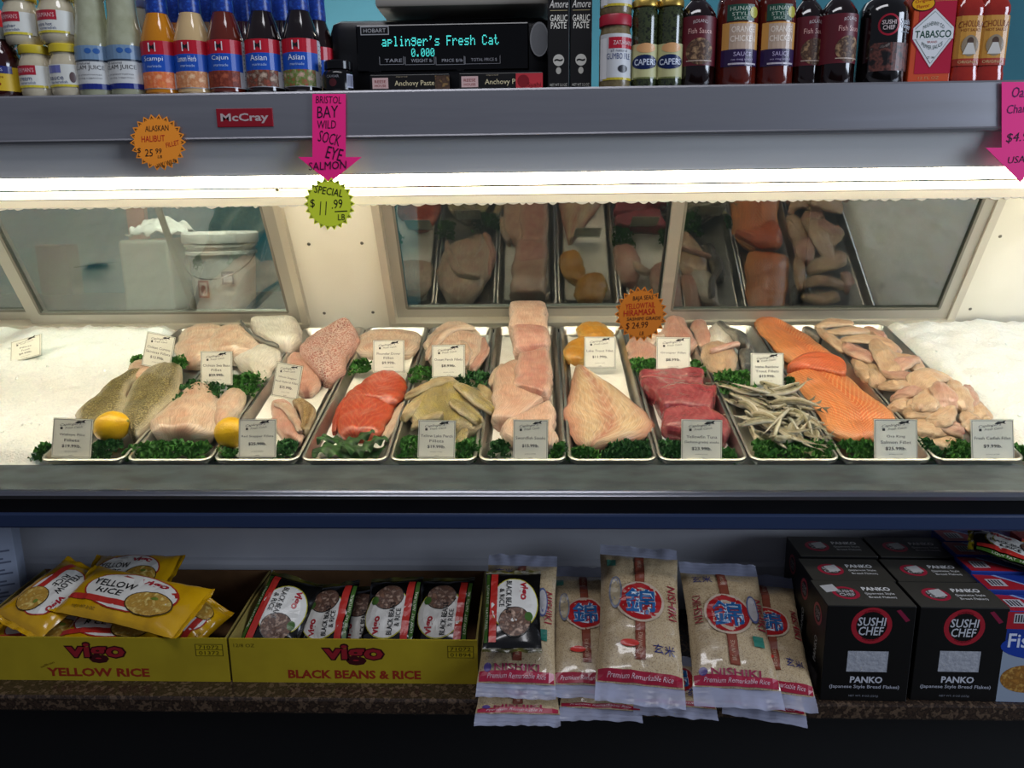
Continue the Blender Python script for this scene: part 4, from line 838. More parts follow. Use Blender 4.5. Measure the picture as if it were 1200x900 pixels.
clam(116.5, 1.285, 'pale green clam juice bottle next to the yellow lidded jars'); clam(153, 1.285, 'pale green clam juice bottle next to the amber marinade'); clam(168, 1.35, 'pale green clam juice bottle standing behind the other two')
# -- horseradish jars
def jar(px, Y, z, lb, name, r=.0265, H=.078, red=True):
    t = shelf_thing('horseradish_jar', px, Y, lb, 'jar', 'yellow lidded horseradish jars', z)
    autosmooth(MB().lathe([(r*.84, 0), (r*.97, .005), (r, .014), (r, H*.55), (r*.94, H*.68), (r*.82, H*.78), (r*.8, H*.84)]).build('glass_body', liquid('horseradish', 'b0a68c', 'c0b69c'), t, world=False))
    autosmooth(MB().lathe([(r*.88, H*.84), (r*.9, H*.85), (r*.9, H*.985), (r*.86, H)]).build('yellow_lid', mat('lid_yellow', 'c9b32c', .4), t, world=False))
    wrap(t, r, H*.18, H*.6, mat('jar_label', 'cfd0c8', .45), -75, 75)
    w = r*1.0; it = [('rect', -w, H*.18, w, H*.225, 'c8b838')]
    if red: it += [('rect', -w*.85, H*.42, w*.45, H*.6, 'a82434'), ('text', "HERMAN'S", -w*.2, H*.51, w*1.1, H*.08, 'e2b8b8')]
    else: it += [('rect', -w*.7, H*.44, w*.1, H*.58, '6a6ea8'), ('ell', w*.65, H*.36, w*.16, H*.1, '5a4a4a')]
    it += [('text', name, -w*.25, H*.34, w*.9, H*.06, '3a4670'), ('text', 'horseradish', -w*.1, H*.27, w*.95, H*.05, '5a6688')]
    put(it, cylmap(r), t, base=4)
jar(47, 1.285, None, 'yellow lidded jar, lower left of the four stacked', 'cream'); jar(84, 1.285, None, 'yellow lidded jar with blue label, lower right of the four stacked', 'sauce', .0285, .079, False)
jar(37, 1.287, ZS+.0785, 'yellow lidded jar, upper left of the four stacked', 'kosher'); jar(79, 1.287, ZS+.0795, 'yellow lidded jar, upper right of the four stacked', 'extra hot', .029)
jar(98, 1.36, ZS+.0785, 'yellow lidded jar in the back row', 'cream'); jar(98, 1.36, None, 'yellow lidded jar at the bottom of the back row', 'cream')
t = shelf_thing('seafood_sauce_jar', 6, 1.285, 'dark red sauce jar with yellow label at the left edge', 'jar', None); r = .029
autosmooth(MB().lathe([(r*.9, 0), (r, .005), (r, .06), (r*.9, .072), (r*.66, .082), (r*.64, .09)]).build('glass_body', liquid('cocktail_sauce', '2c0c0c'), t, world=False))
autosmooth(MB().lathe([(r*.7, .088), (r*.72, .09), (r*.72, .104), (r*.68, .106)]).build('lid', mat('lid_grey', '6a6c66', .4), t, world=False))
wrap(t, r, .010, .046, mat('label_yellow', 'c9a822', .45), -80, 80); put([('rect', -.03, .036, .03, .047, '1c2468'), ('text', "HERMAN'S", 0, .0415, .034, .005, 'c8c8dc'), ('text', 'cocktail sauce', 0, .031, .034, .004, '7a2418'), ('ell', .002, .02, .011, .004, '8a2c18')], cylmap(r), t, base=4)
t = shelf_thing('red_bottle', 2, 1.37, 'bright red plastic bottle behind the jars at the left edge', 'bottle', None); r = .03
autosmooth(MB().lathe([(r*.9, 0), (r, .006), (r, .105), (r*.9, .125), (r*.6, .15), (r*.35, .165), (r*.3, .19)]).build('bottle_body', mat('red_plastic', 'c01820', .3), t, world=False))
autosmooth(MB().lathe([(r*.36, .175), (r*.4, .177), (r*.3, .2)]).build('cap', mat('cap_red', 'd02a30', .35), t, world=False))
t = shelf_thing('black_jar', 398, 1.275, 'small black jar beside the weighing scale', 'jar', None); r = .0255
autosmooth(MB().lathe([(r*.9, 0), (r, .003), (r, .026), (r*.9, .031), (r*.8, .033), (r*.86, .034), (r*.86, .045), (r*.8, .047)]).build('jar_body', mat('black_jar_gloss', '0a090b', .15), t, world=False))
put([('rect', .018, .006, .03, .026, 'a9adc2')]+[('rect', .019+.0018*i, .008, .0198+.0018*i, .024, '3a3c4a') for i in range(6)]+[('ell', -.004, .013, .006, .006, '4a1c20'), ('text', 'CAVIAR', -.004, .022, .02, .004, '8a8a90')], cylmap(r), t, base=2)
# -- weighing scale
t = shelf_thing('weighing_scale', 520, 1.42, 'black electronic weighing scale with cyan display and steel platter', 'scale', None)
SB = mat('scale_black', '0b0b0d', .32); Ysc = 1.33
a0, a1 = at_y(388, 100, Ysc), at_y(648, 100, Ysc); zt = at_y(500, 20, Ysc).z
mb = MB().box((a0.x, Ysc, ZS), (a1.x, Ysc+.26, zt), bev=.018); autosmooth(mb.build('scale_body', SB, t))
b0, b1 = at_y(417, 30, Ysc), at_y(620, 82, Ysc)
MB().box((b0.x, Ysc-.004, b1.z), (b1.x, Ysc+.01, b0.z), bev=.002).build('display_panel', mat('scale_panel', '050506', .12), t)
pp = at_y(530, -2, Ysc); q0, q1 = at_y(441, 12, Ysc-.01), at_y(660, 12, Ysc-.01)
autosmooth(MB().box((q0.x, Ysc-.02, pp.z-.016), (q1.x, Ysc+.28, pp.z+.004), bev=.005).build('steel_platter', mat('platter_steel', 'd0cabc', .3, .75), t))
MB().box((q0.x+.08, Ysc+.06, zt-.01), (q1.x-.08, Ysc+.2, pp.z-.012)).build('platter_support', SB, t)
o_ = Vector((0, Ysc-.0042, 0)); fm = flatmap((0, Ysc-.0042, 0), (1, 0, 0), (0, 0, 1))
CY = mat('display_cyan', '4fe6dc', .5, emit=.75); it = []
def onsc(s, x, y, w, h, c, o=None): p = at_y(x, y, Ysc-.004); k = (at_y(x+1, y, Ysc).x-at_y(x, y, Ysc).x); it.append(('text', s, p.x, p.z, w*k, h*k, c, o or {}))
DOT = {'a': '000E01 0F110F', 'p': '00001E111E1010', 'l': '0C04040404040E', 'i': '04000C0404040E', 'n': '0000161911 1111', 'g': '000F110F01110E', 'e': '00000E111F100E', 'r': '00001619101010', "'": '0C040800000000', 's': '00000F100E011E', 'F': '1F10101E101010', 'h': '10101619111111', 'C': '0E11101010110E', 't': '08081C0808090 6', '0': '0E11131519110E', '.': '00000000000C0C'}
DOT['a'] = '00000E010F110F'; DOT['n'] = '00001619111111'; DOT['t'] = '08081C08080906'
def dots(s, px, py, w, h, gap=0):      # 5 x 7 dot-matrix lettering of the vacuum display
    p = at_y(px, py, Ysc-.004); k = (at_y(px+1, py, Ysc).x-at_y(px, py, Ysc).x); cw = w*k/len(s); d = cw/6.2; e = h*k/7
    for i, c in enumerate(s):
        if c not in DOT: continue
        for r_ in range(7):
            v = int(DOT[c][2*r_:2*r_+2], 16)
            for b_ in range(5):
                if v >> (4-b_) & 1: x, z = p.x+i*cw+b_*d, p.z-r_*e; it.append(('rect', x, z-e*.82, x+d*.82, z, CY))
def onel(kind, x, y, w, h, c, *a): p = at_y(x, y, Ysc-.004); k = (at_y(x+1, y, Ysc).x-at_y(x, y, Ysc).x); it.append((kind, p.x, p.z, w*k, h*k)+a+(c,))
dots("aplinger's Fresh Cat", 447, 43, 138, 11); dots('0.000', 482, 57, 28, 9, 4); dm = MB()
for q in it: dm.grid(lambda a, b, q=q: fm(q[1]+(q[3]-q[1])*a, q[2]+(q[4]-q[2])*b, EPS*1.2), 1, 1)
dm.build('display_lettering', CY, t); it = []
def lab(x, y, w, s):
    p = at_y(x, y, Ysc-.004); k = (at_y(x+1, y, Ysc).x-at_y(x, y, Ysc).x)
    for q in (-1, 1): it.append(('rect', p.x+q*w*k/2-.0004, p.z-.006, p.x+q*w*k/2+.0004, p.z+.006, '8c8c90'))
    it.append(('rect', p.x-w*k/2, p.z-.0064, p.x+w*k/2, p.z-.0058, '8c8c90')); it.append(('text', s, p.x+.003, p.z, w*k*.72, .0052, '9a9aa0'))
lab(459, 71, 28, 'TARE'); lab(492, 71, 34, 'WEIGHT lb'); lab(528, 71, 34, 'PRICE $/lb'); lab(565, 70, 42, 'TOTAL PRICE $')
p = at_y(439, 36, Ysc-.004); it += [('rect', p.x-.023, p.z-.0065, p.x+.023, p.z+.0065, '9a9a9c'), ('rect', p.x-.0215, p.z-.005, p.x+.0215, p.z+.005, '101012'), ('text', 'HOBART', p.x, p.z, .036, .006, 'a8a8aa')]
onel('ell', 632, 46, 11, 19, '8d8f92'); onel('ell', 632, 46, 9.5, 17, '77797c')
put(it, fm, t, world=True, base=1.2)
# -- small cartons
def carton(name, pts, Y, depth, m, label, cat, group, z=None, rz=0):
    """pts: left px, right px, top px at the front face"""
    l, r_, top = pts; zb = ZS if z is None else z
    pl = at_y(l, 104, Y).x; pr = at_y(r_, 104, Y).x; H = at_y((l+r_)/2, top, Y).z-zb; w = pr-pl
    t = thing(name, ((pl+pr)/2, Y, zb), label, cat, group, rz)
    MB().box((-w/2, 0, 0), (w/2, depth, H), bev=.0012).build('carton_body', m, t, world=False)
    return t, w, H, flatmap((0, -.0002, 0), (1, 0, 0), (0, 0, 1))
for (l, r_, tp, lb, red) in ((434, 527, 87, 'black anchovy paste carton, left of the two under the display', False), (538, 636, 85, 'black anchovy paste carton with red sticker, right of the two', True)):
    t, w, H, fm = carton('anchovy_paste_carton', (l, r_, tp), 1.268, .03, mat('carton_black', '0d0b0b', .4), lb, 'carton', 'anchovy paste cartons')
    it = [('rect', -w*.47, H*.2, -w*.27, H*.82, 'c9a8a4'), ('text', 'REESE', -w*.37, H*.6, w*.14, H*.16, '8a3030'), ('text', 'HOUSE', -w*.37, H*.36, w*.14, H*.14, '8a3030'), ('text', 'Anchovy Paste', w*.06, H*.45, w*.5, H*.38, 'd6c9a0'), ('text', 'imported', -w*.1, H*.86, w*.14, H*.1, 'a89a80')]
    if red: it += [('rect', w*.18, H*.04, w*.5, H*.94, 'b8343c'), ('ell', w*.27, H*.5, w*.07, H*.36, '7c1c24'), ('text', 'Sushi', w*.4, H*.3, w*.16, H*.24, '6a141a')]
    else: it += [('rect', w*.32, H*.1, w*.5, H*.9, foodphoto('anchovy_photo', ('5a4030', '3a281c', '9c7a48')))]
    put(it, fm, t, base=1)
for (l, r_, lb) in ((642, 667, 'black garlic paste carton next to the scale'), (668, 693, 'black garlic paste carton next to the spice jars')):
    t, w, H, fm = carton('garlic_paste_carton', (l, r_, -22), 1.27, .035, mat('carton_black', '0d0b0b', .4), lb, 'carton', 'garlic paste cartons')
    sc = .00138
    put([('text', 'Amore', 0, 89*sc, w*.86, .011, 'd8d4cc', {'shear': .3}), ('text', 'GARLIC', 0, 74.5*sc, w*.8, .0095, 'e0dccf', {'bold': .01}), ('text', 'PASTE', 0, 67*sc, w*.72, .0095, 'e0dccf', {'bold': .01}), ('rect', -w*.4, 82*sc, w*.4, 82.6*sc, 'a89a70'), ('ell', 0, 31*sc, .0085, .0085, 'b8b4aa'), ('text', '~', 0, 31*sc, .013, .004, '101010', {'bold': .03}), ('ell', 0, 20*sc, .004, .005, 'a8a49a'), ('text', 'NET WT 3.2 OZ', 0, 5*sc, w*.8, .004, 'b4b0a6')], fm, t, base=1)
t, w, H, fm = carton('pepper_sauce_carton', (1063, 1110, -12), 1.268, .045, mat('carton_orange_red', 'c44a24', .4), 'orange red pepper sauce carton with white diamond label', 'carton', None, rz=R(-4))
hz = .067
put([('rect', -w*.36, .014, w*.5, .135, 'b0203c'), ('rect', -w*.36, .116, w*.5, .1163, 'd8a050'), ('poly', [(0, hz+.041), (.031, hz+.012), (.031, hz-.004), (0, hz-.046), (-.031, hz-.004), (-.031, hz+.012)], '9c1c30'), ('poly', [(0, hz+.039), (.029, hz+.012), (.029, hz-.003), (0, hz-.044), (-.029, hz-.003), (-.029, hz+.012)], 'd4d6d8'),
     ('poly', [(0, hz+.035), (.026, hz+.011), (.026, hz-.002), (0, hz-.039), (-.026, hz-.002), (-.026, hz+.011)], '6a8a80'), ('poly', [(0, hz+.034), (.0253, hz+.0108), (.0253, hz-.002), (0, hz-.038), (-.0253, hz-.002), (-.0253, hz+.0108)], 'dcdee0'),
     ('rect', -.029, hz-.004, .029, hz+.010, 'dcdee0'), ('text', 'TABASCO', 0, hz+.003, .052, .0105, '1c4a3c', {'bold': .015}), ('text', 'McILHENNY CO', 0, hz+.018, .030, .0055, '2c4a44', {'arc': -.006}), ('text', 'BRAND', 0, hz-.008, .014, .003, 'a02a30'), ('text', 'PEPPER SAUCE', 0, hz-.016, .03, .0055, '2c4a44', {'arc': .006}), ('text', 'EST. 1868', 0, hz-.03, .01, .003, '2c4a44'),
     ('ell', -.018, hz+.046, .017, .0105, '1c1008'), ('ell', -.018, hz+.046, .0158, .0094, 'dca01c'), ('text', 'Original', -.018, hz+.0495, .024, .0055, 'a02018', {'rot': 8}), ('text', 'Flavor', -.018, hz+.0425, .018, .005, 'a02018', {'rot': 8}), ('text', '12 FL OZ', 0, .008, .03, .004, 'c88a60')], fm, t, base=1)
# -- spice, caper jars
def spice(px, Y, z, lb):
    t = shelf_thing('spice_jar', px, Y, lb, 'jar', 'spice jars with red lids', z); r = .0245
    autosmooth(MB().lathe([(r*.95, 0), (r, .003), (r, .076), (r*.92, .082), (r*.9, .088)]).build('jar_body', mat('spice_powder', '6a5c3c', .3, col2='7c6e4c', scale=200, coat=.5), t, world=False))
    autosmooth(MB().lathe([(r*.98, .088), (r*1.02, .089), (r*1.02, .102), (r*.98, .104)]).build('red_lid', mat('lid_red', 'a01c30', .4), t, world=False))
    wrap(t, r, .010, .076, mat('spice_label', 'c6c8ca', .45), -70, 110); put([('rect', -.022, .010, .03, .0135, 'c0ac34'), ('rect', -.012, .055, .034, .071, 'b01c30'), ('text', "ZATARAIN'S", .012, .063, .034, .006, 'e2c8c8'), ('text', 'GUMBO FILE', .004, .044, .038, .0085, '3c4a78'), ('text', 'all natural', .004, .052, .026, .004, '5c5c70'), ('ell', .01, .026, .008, .0055, '2a2c34'), ('rect', -.028, .012, -.015, .07, 'e0e0e0')], cylmap(r), t, base=4)
spice(720, 1.275, None, 'gumbo spice jar with red lid standing on the shelf'); spice(720, 1.276, ZS+.1045, 'spice jar stacked on top of the gumbo spice jar')
def caper(px, lb):
    t = shelf_thing('caper_jar', px, 1.278, lb, 'jar', 'caper jars'); r = .0205
    autosmooth(MB().lathe([(r*.92, 0), (r, .004), (r, .045), (r*.95, .06), (r*.98, .10), (r*.9, .112), (r*.86, .116)]).build('glass_body', mat('capers', '20281a', .12, col2=['3c4428', '181c12'], scale=170, coat=.7), t, world=False))
    autosmooth(MB().lathe([(r*.94, .115), (r*.98, .116), (r*.98, .124), (r*.92, .126)]).build('gold_lid', mat('lid_gold', 'b89a4c', .3, .8), t, world=False))
    wrap(t, r, .012, .062, mat('caper_label', 'b8b684', .45), -75, 75); put([('ell', 0, .056, .015, .007, 'd4a06c'), ('ell', -.002, .036, .021, .0105, '10204c'), ('text', 'CAPERS', -.001, .036, .034, .009, 'c4ccdc', {'bold': .015}), ('rect', -.02, .012, .02, .0145, '6a7040')], cylmap(r), t, base=4)
caper(754, 'caper jar beside the spice jars'); caper(783, 'caper jar beside the fish sauce bottle')
# -- dark sauces
def sauce(px, Y, r, prof, m, capm, lb, name, cat='bottle', group=None, sq=1.0, rz=0):
    t = shelf_thing(name, px, Y, lb, cat, group); t.rotation_euler.z = rz
    autosmooth(MB().lathe([(r*a, z) for a, z in prof[:-2]], sq=sq, n=36).build('glass_body', m, t, world=False))
    autosmooth(MB().lathe([(r*prof[-2][0], prof[-3][1]-.012), (r*prof[-2][0], prof[-2][1]), (r*prof[-1][0], prof[-1][1])]).build('cap', capm, t, world=False)); return t
FSP = [(.92, 0), (1, .004), (1, .098), (.96, .106), (.7, .118), (.42, .126), (.38, .145), (.42, .17), (.36, .172)]
for px, Y, rr, lb, off in ((814, 1.287, .029, 'fish sauce bottle beside the caper jars', 0), (941, 1.30, .0255, 'narrow fish sauce bottle, left of two beside sushi vinegar', .006), (976, 1.287, .0285, 'fish sauce bottle next to the sushi vinegar', .010)):
    t = sauce(px, Y, rr, FSP, liquid('fish_sauce', '140606'), mat('cap_pale', 'a8acac', .4), lb, 'fish_sauce_bottle', group='fish sauce bottles')
    wrap(t, rr, .03, .1, mat('fish_sauce_label', '5a1420', .4), -80, 80, name='paper_label'); w = rr
    put([('text', 'ROLAND', off, .093, .022, .005, 'c8b8b8', {'arc': -.002}), ('text', 'Fish Sauce', off, .079, .036, .0075, 'd8a8a0'), ('ell', off, .05, .021, .019, foodphoto('fish_sauce_photo', ('6c4c34', '3c2418', 'b49068'))), ('rect', -.02+off, .036, .02+off, .0375, 'b4a090')], cylmap(rr), t, base=4)
CHP = [(.92, 0), (1, .005), (1, .11), (.96, .122), (.8, .136), (.5, .15), (.4, .165), (.42, .19), (.36, .192)]
for px, rr, lb in ((860, .032, 'red brown chicken marinade bottle, left of the pair'), (904, .0295, 'red brown chicken marinade bottle, right of the pair')):
    t = sauce(px, 1.289, rr, CHP, liquid('teriyaki', '4a140e', '5c1c12'), mat('cap_pale', 'a8acac', .4), lb, 'chicken_sauce_bottle', group='chicken sauce bottles')
    w = rr*.95
    put([('rect', -w*.75, .092, w*.65, .115, '1e4a3c'), ('text', 'HUNAN', -w*.05, .109, w*1.1, .006, 'b8c4b4'), ('text', 'STYLE', -w*.05, .1015, w*.9, .005, 'b8c4b4'), ('text', 'SAUCE', -w*.05, .0955, w*.7, .004, 'b8c4b4'), ('ell', w*.62, .104, .0075, .008, 'a8a43c'), ('rect', -w, .05, w*1.05, .09, 'c8934c'), ('rect', -w*.6, .05, w*.8, .088, 'b8a08c'), ('text', 'ORANGE', w*.1, .08, w*1.2, .009, 'e0d0c0', {'bold': .03}), ('text', 'CHICKEN', w*.1, .067, w*1.3, .009, 'e0d0c0', {'bold': .03}), ('rect', -w, .028, w*1.05, .052, '2c1c44'), ('text', 'SAUCE', w*.1, .045, w*.9, .006, 'b4a8c8'), ('text', 'no msg added', w*.1, .037, w*1.1, .0035, 'b4a8c8'), ('rect', -w*.6, .030, w*.9, .0325, 'b8b0b8')], cylmap(rr), t, base=2)
VGP = [(.94, 0), (1, .004), (1, .098), (.97, .108), (.8, .12), (.48, .128), (.36, .14), (.4, .165), (.34, .168)]
t = sauce(1028, 1.296, .038, VGP, liquid('sushi_vinegar', '0a0808'), mat('cap_red', 'd02a30', .35), 'large black sushi vinegar bottle with round red logo', 'vinegar_bottle')
put([('ring', -.006, .083, .0155, .0155, .82, 'a01c30'), ('text', 'SUSHI', -.006, .0865, .02, .0062, 'c8b8b8', {'bold': .02}), ('text', 'CHEF', -.006, .079, .017, .0062, 'c8b8b8', {'bold': .02}), ('text', 'Sushi', .022, .088, .02, .008, 'b8c0c8', {'bold': .01}), ('text', 'Vinegar', .025, .080, .026, .008, 'b8c0c8', {'bold': .01}), ('text', 'seasoned', .023, .0735, .018, .003, '9098a0'), ('rect', -.03, .018, .04, .058, mat('sushi_photo', '141012', .4, col2=['6a3c34', '1c1618', 'a89890'], scale=75, ramp=(.4, .75)))], cylmap(.038), t, base=2)
HSP = [(.95, 0), (1, .003), (1, .012), (.96, .016), (.96, .096), (1, .1), (.98, .108), (.7, .124), (.44, .132), (.4, .15), (.44, .17), (.36, .172)]
for px, rr, lb in ((1122, .0225, 'red hot sauce bottle beside the orange red carton'), (1150, .0235, 'red hot sauce bottle at the right end of the shelf')):
    t = sauce(px, 1.285, rr, HSP, liquid('hot_sauce', '8c2018', '9c2a1c'), mat('cap_wood', '5a3c24', .5), lb, 'hot_sauce_bottle', group='hot sauce bottles', sq=1.8)
    put([('rect', -rr*.9, .024, rr*.9, .094, 'c08a3c'), ('rect', -rr*.9, .024, rr*.9, .034, 'a03a28'), ('text', 'CHOLULA', 0, .083, rr*1.5, .009, '7a3418', {'arc': -.002}), ('text', 'HOT SAUCE', 0, .074, rr*1.2, .004, '7a3418'), ('ell', 0, .052, rr*.5, .015, '8a7a64'), ('ell', 0, .058, rr*.2, .006, '4a3428'), ('poly', [(-rr*.4, .04), (rr*.4, .04), (rr*.16, .056), (-rr*.16, .056)], 'c8c4bc'), ('text', 'ORIGINAL', 0, .029, rr*1.2, .004, 'd0b080')], cylmap(rr*.98, 1.8), t, base=3)

# ================================================================== goods on the granite ledge
def bag(name, M, Wd, H, T, seal, m, label, cat, group, items, seed, msea=None, ext=.0, wr=1.0, grain=False):
    """pillow pack: filled grid with crimped end seals; print follows the bulging face. M: local x right, y up, z out of the face."""
    a, b = Wd/2, H/2-seal
    t = bpy.data.objects.new(name, None); COL.objects.link(t); t.empty_display_size = .03; t.matrix_basis = M; tag(t, label, cat, group)
    def top(x, y):
        s = min(1, abs(x)/a); q = min(1, abs(y)/b)
        z = T*(1-s**3.2)**.55*(1-q**3)**.6
        k = .2+.8*max(s, q)
        z += wr*(.0016*noise.noise(Vector((x*55+seed, y*55, seed)))+.0028*k*noise.noise(Vector((x*26, y*90, seed*2.3)))*(1-q**8)*(1 if q < 1 else 0))
        return max(z, .0006)
    def edge(y, sgn_): return a*(1-.05*(1-min(1, abs(y)/b)**2)+.012*noise.noise(Vector((sgn_*3, y*30, seed))))
    n1, n2 = 24, 30; mb = MB()
    def P(i, j, sd):
        y = -b+2*b*j; w = edge(y, 1 if i > .5 else -1); x = (2*i-1)*w
        return Vector((x, y, top(x*a/w*.999, y) if sd > 0 else -.45*top(x*a/w*.999, y)))
    mb.grid(lambda i, j: P(i, j, 1), n1, n2)
    mb.grid(lambda i, j: P(1-i, j, -1), n1, n2)
    mb.build('pouch', m, t, smooth=True, world=False)
    sm = msea or m
    for sg, L in ((1, seal), (-1, seal+ext)):
        s_ = MB()
        def Sf(i, j, sg=sg, L=L):
            x = (2*i-1)*a*(1+.01*j); y = sg*(b-.002+L*j); z = .0007*math.sin(j*40)+.0015*noise.noise(Vector((x*60, sg*4+j, seed)))*(1+3*j)+.003*j*j*noise.noise(Vector((x*20, 5, seed)))
            return Vector((x, y, z))
        s_.grid(Sf, 24, 10); s_.build('seal', sm, t, smooth=True, world=False)
    put(items(a, b), lambda u, v, e: Vector((u, v, top(u, v)+e*1.7)), t, base=3.5)
    return t
def frame3(o, x, y):      # matrix from origin, x dir, approx y dir
    x = Vector(x).normalized(); z = x.cross(Vector(y)).normalized(); y = z.cross(x)
    return Matrix(((x.x, y.x, z.x, o.x), (x.y, y.y, z.y, o.y), (x.z, y.z, z.z, o.z), (0, 0, 0, 1)))
def ypair(pl, bot, top_, off):
    p, q = pl.hit(*bot, off), pl.hit(*top_, off); y = (q-p); x = y.cross(pl.n); return frame3((p+q)/2, x, y), y.length
# -- cartons of rice bags
CY_ = mat('carton_yellow', 'a8931c', .55, col2='9c8818', scale=12); KRAFT = mat('kraft', '6a4a2a', .8, col2='5c3f22', scale=30)
YF = 1.132
def rice_carton(pxl, pxr, lab, name2, codes, oz, rz=0):
    xl = at_y(pxl, 780, YF).x; xr = at_y(pxr, 780, YF).x; H = .080; D = .225; w = xr-xl; th = .003
    t = thing('rice_carton', ((xl+xr)/2, YF, ZL), lab, 'carton', 'yellow display cartons of rice')
    MB().box((-w/2, 0, 0), (w/2, th, H)).build('front_panel', CY_, t, world=False)
    mb = MB(); mb.box((-w/2, th, 0), (w/2, D, .003)); mb.box((-w/2, D-th, .003), (w/2, D, H+.012)); mb.build('carton_body', KRAFT, t, world=False)
    for s in (-1, 1):
        x = s*(w/2-th/2); mb = MB(); V = [(x+dx, y, z) for dx in (-th/2, th/2) for y, z in ((th, .003), (D-th, .003), (D-th, H+.012), (D*.6, H+.010), (th, H))]
        mb.add(V, [tuple(range(5))[::-1], tuple(range(5, 10))]+[(i, (i+1) % 5, 5+(i+1) % 5, 5+i) for i in range(5)]); mb.build('side_panel', mat('carton_side', '8a7a3c', .7, col2='7a6a34', scale=20), t, world=False)
    c = .045*w/.41
    it = [('text', 'vigo', 0, .053, .106, .040, '3a1014', {'bold': .07}), ('text', 'vigo', 0, .053, .099, .034, '8c2028', {'bold': .03}), ('text', name2, 0, .016, .175 if len(name2) < 13 else .222, .016, '8c2c1c', {'bold': .035}), ('text', oz, -w*.44, .068, .035, .006, '5c5010')]
    it += [('rect', w*.38, .048, w*.485, .070, '4c420e'), ('rect', w*.383, .060, w*.482, .069, 'a8931c'), ('rect', w*.383, .049, w*.482, .059, 'a8931c'), ('text', codes[0], w*.432, .0645, .034, .0065, '3c340c'), ('text', codes[1], w*.432, .054, .034, .0065, '3c340c')]
    if 'YELLOW' in name2: it.append(('text', 'saffron', -.085, .03, .026, .004, '6c5410', {'rot': 22}))
    put(it, flatmap((0, 0, 0), (1, 0, 0), (0, 0, 1)), t, base=1)
rice_carton(-38, 268, 'yellow open carton of yellow rice bags at the left', 'YELLOW RICE', ('71072', '01372'), '12/8 OZ'); rice_carton(271, 560, 'yellow open carton of black beans and rice bags', 'BLACK BEANS & RICE', ('71072', '01894'), '12/8 OZ')
YB = mat('bag_yellow', 'c99a10', .22, col2='b98a08', scale=14, coat=.4); BB = mat('bag_black', '0c0b0a', .2, coat=.4)
RICE_P = foodphoto('yellow_rice_photo', ('b8903c', 'a07828', 'd8c070')); BEAN_P = foodphoto('beans_photo', ('7a5844', '4a3228', 'b89a84'))
FOILW = mat('foil_silver', '9aa0b0', .25, .6)
def yitems(flip):
    def f(a, b):
        it = [('ell', -.002, .004, a*.78, b*.72, 'a02820'), ('ell', -.002, .004, a*.75, b*.68, 'd2cfc6'), ('rect', -a*.92, -b*.5, a*.2, -b*.3, 'b03028'), ('ell', a*.38, -b*.22, a*.38, b*.44, '3c2c14'), ('ell', a*.38, -b*.22, a*.36, b*.41, RICE_P),
            ('text', 'YELLOW', -a*.34, b*.22, a*.72, b*.24, '141210', {'bold': .012}), ('text', 'RICE', -a*.34, -b*.06, a*.42, b*.22, '141210', {'bold': .012}), ('text', 'vigo', a*.24, b*.5, a*.5, b*.28, 'a0202c', {'bold': .04, 'rot': -4}), ('text', 'NET WT 8 OZ', -a*.55, -b*.74, a*.4, b*.09, '5a4408'), ('ell', a*.42, -b*.02, a*.06, b*.06, '6a7a2c')]
        return it
    return f
def bitems(a, b):
    return [('ell', -a*.05, b*.05, a*.72, b*.84, 'a8a030'), ('ell', -a*.05, b*.05, a*.69, b*.81, 'cfccc4'), ('rect', -a*.95, -b*.8, a*.9, -b*.55, 'b02c24'), ('ell', a*.42, b*.08, a*.38, b*.56, '14120c'), ('ell', a*.42, b*.08, a*.36, b*.53, BEAN_P), ('ell', a*.3, b*.56, a*.12, b*.14, '3c5c24'),
        ('text', 'BLACK BEANS', -a*.22, -b*.14, a*.9, b*.2, '121010', {'bold': .012}), ('text', '& RICE', -a*.2, -b*.38, a*.5, b*.18, '121010', {'bold': .012}), ('text', 'vigo', -a*.4, b*.36, a*.52, b*.36, 'a0202c', {'bold': .04}), ('rect', -a*.95, -b*.96, a*.9, -b*.84, '3a5a20'), ('text', 'LOW FAT  NATURAL', 0, -b*.9, a*1.2, b*.08, 'c8c8b0')]
G1, G2 = 'yellow rice bags in their carton', 'black beans and rice bags'
YP = Plane((1.155, ZL+.066), (1.335, ZL+.128))
def turned(base, sg):
    def f(a, b):
        out = []
        for it in base(b, a):
            it = list(it)
            if it[0] == 'text': it[2], it[3] = -sg*it[3], sg*it[2]; o = dict(it[7]) if len(it) > 7 else {}; o['rot'] = o.get('rot', 0)+sg*90; it = it[:7]+[o]
            elif it[0] == 'rect': u0, v0, u1, v1 = it[1:5]; q = sorted((-sg*v0, -sg*v1)); w_ = sorted((sg*u0, sg*u1)); it[1:5] = [q[0], w_[0], q[1], w_[1]]
            else: it[1], it[2], it[3], it[4] = -sg*it[2], sg*it[1], it[4], it[3]
            out.append(tuple(it))
        return out
    return f
for bot, top_, off, wd, lb, sd, roll in (((-10, 742), (118, 738), -.028, .112, 'yellow rice bag low at the front left of the pile', 1.2, 0), ((70, 735), (206, 738), -.020, .112, 'yellow rice bag under the topmost one', 3.1, -6), ((196, 752), (250, 702), -.012, .10, 'yellow rice bag standing at the right of its carton', 2.4, 14), ((96, 676), (206, 676), .0, .11, 'yellow rice bag at the back of the pile', 3.9, 0), ((108, 664), (14, 738), .014, .118, 'yellow rice bag lying turned at the left edge', 5.2, -4), ((84, 688), (232, 720), .026, .112, 'yellow rice bag on top of the pile facing the shopper', 6.7, 0)):
    M, L = ypair(YP, bot, top_, off)
    bag('rice_bag', M @ Matrix.Rotation(R(roll), 4, 'Y'), wd, L, .016, .011, YB, lb, 'bag', G1, turned(yitems(0), 1), sd)
VB = Plane((1.155, ZL+.028), (1.30, ZL+.125))
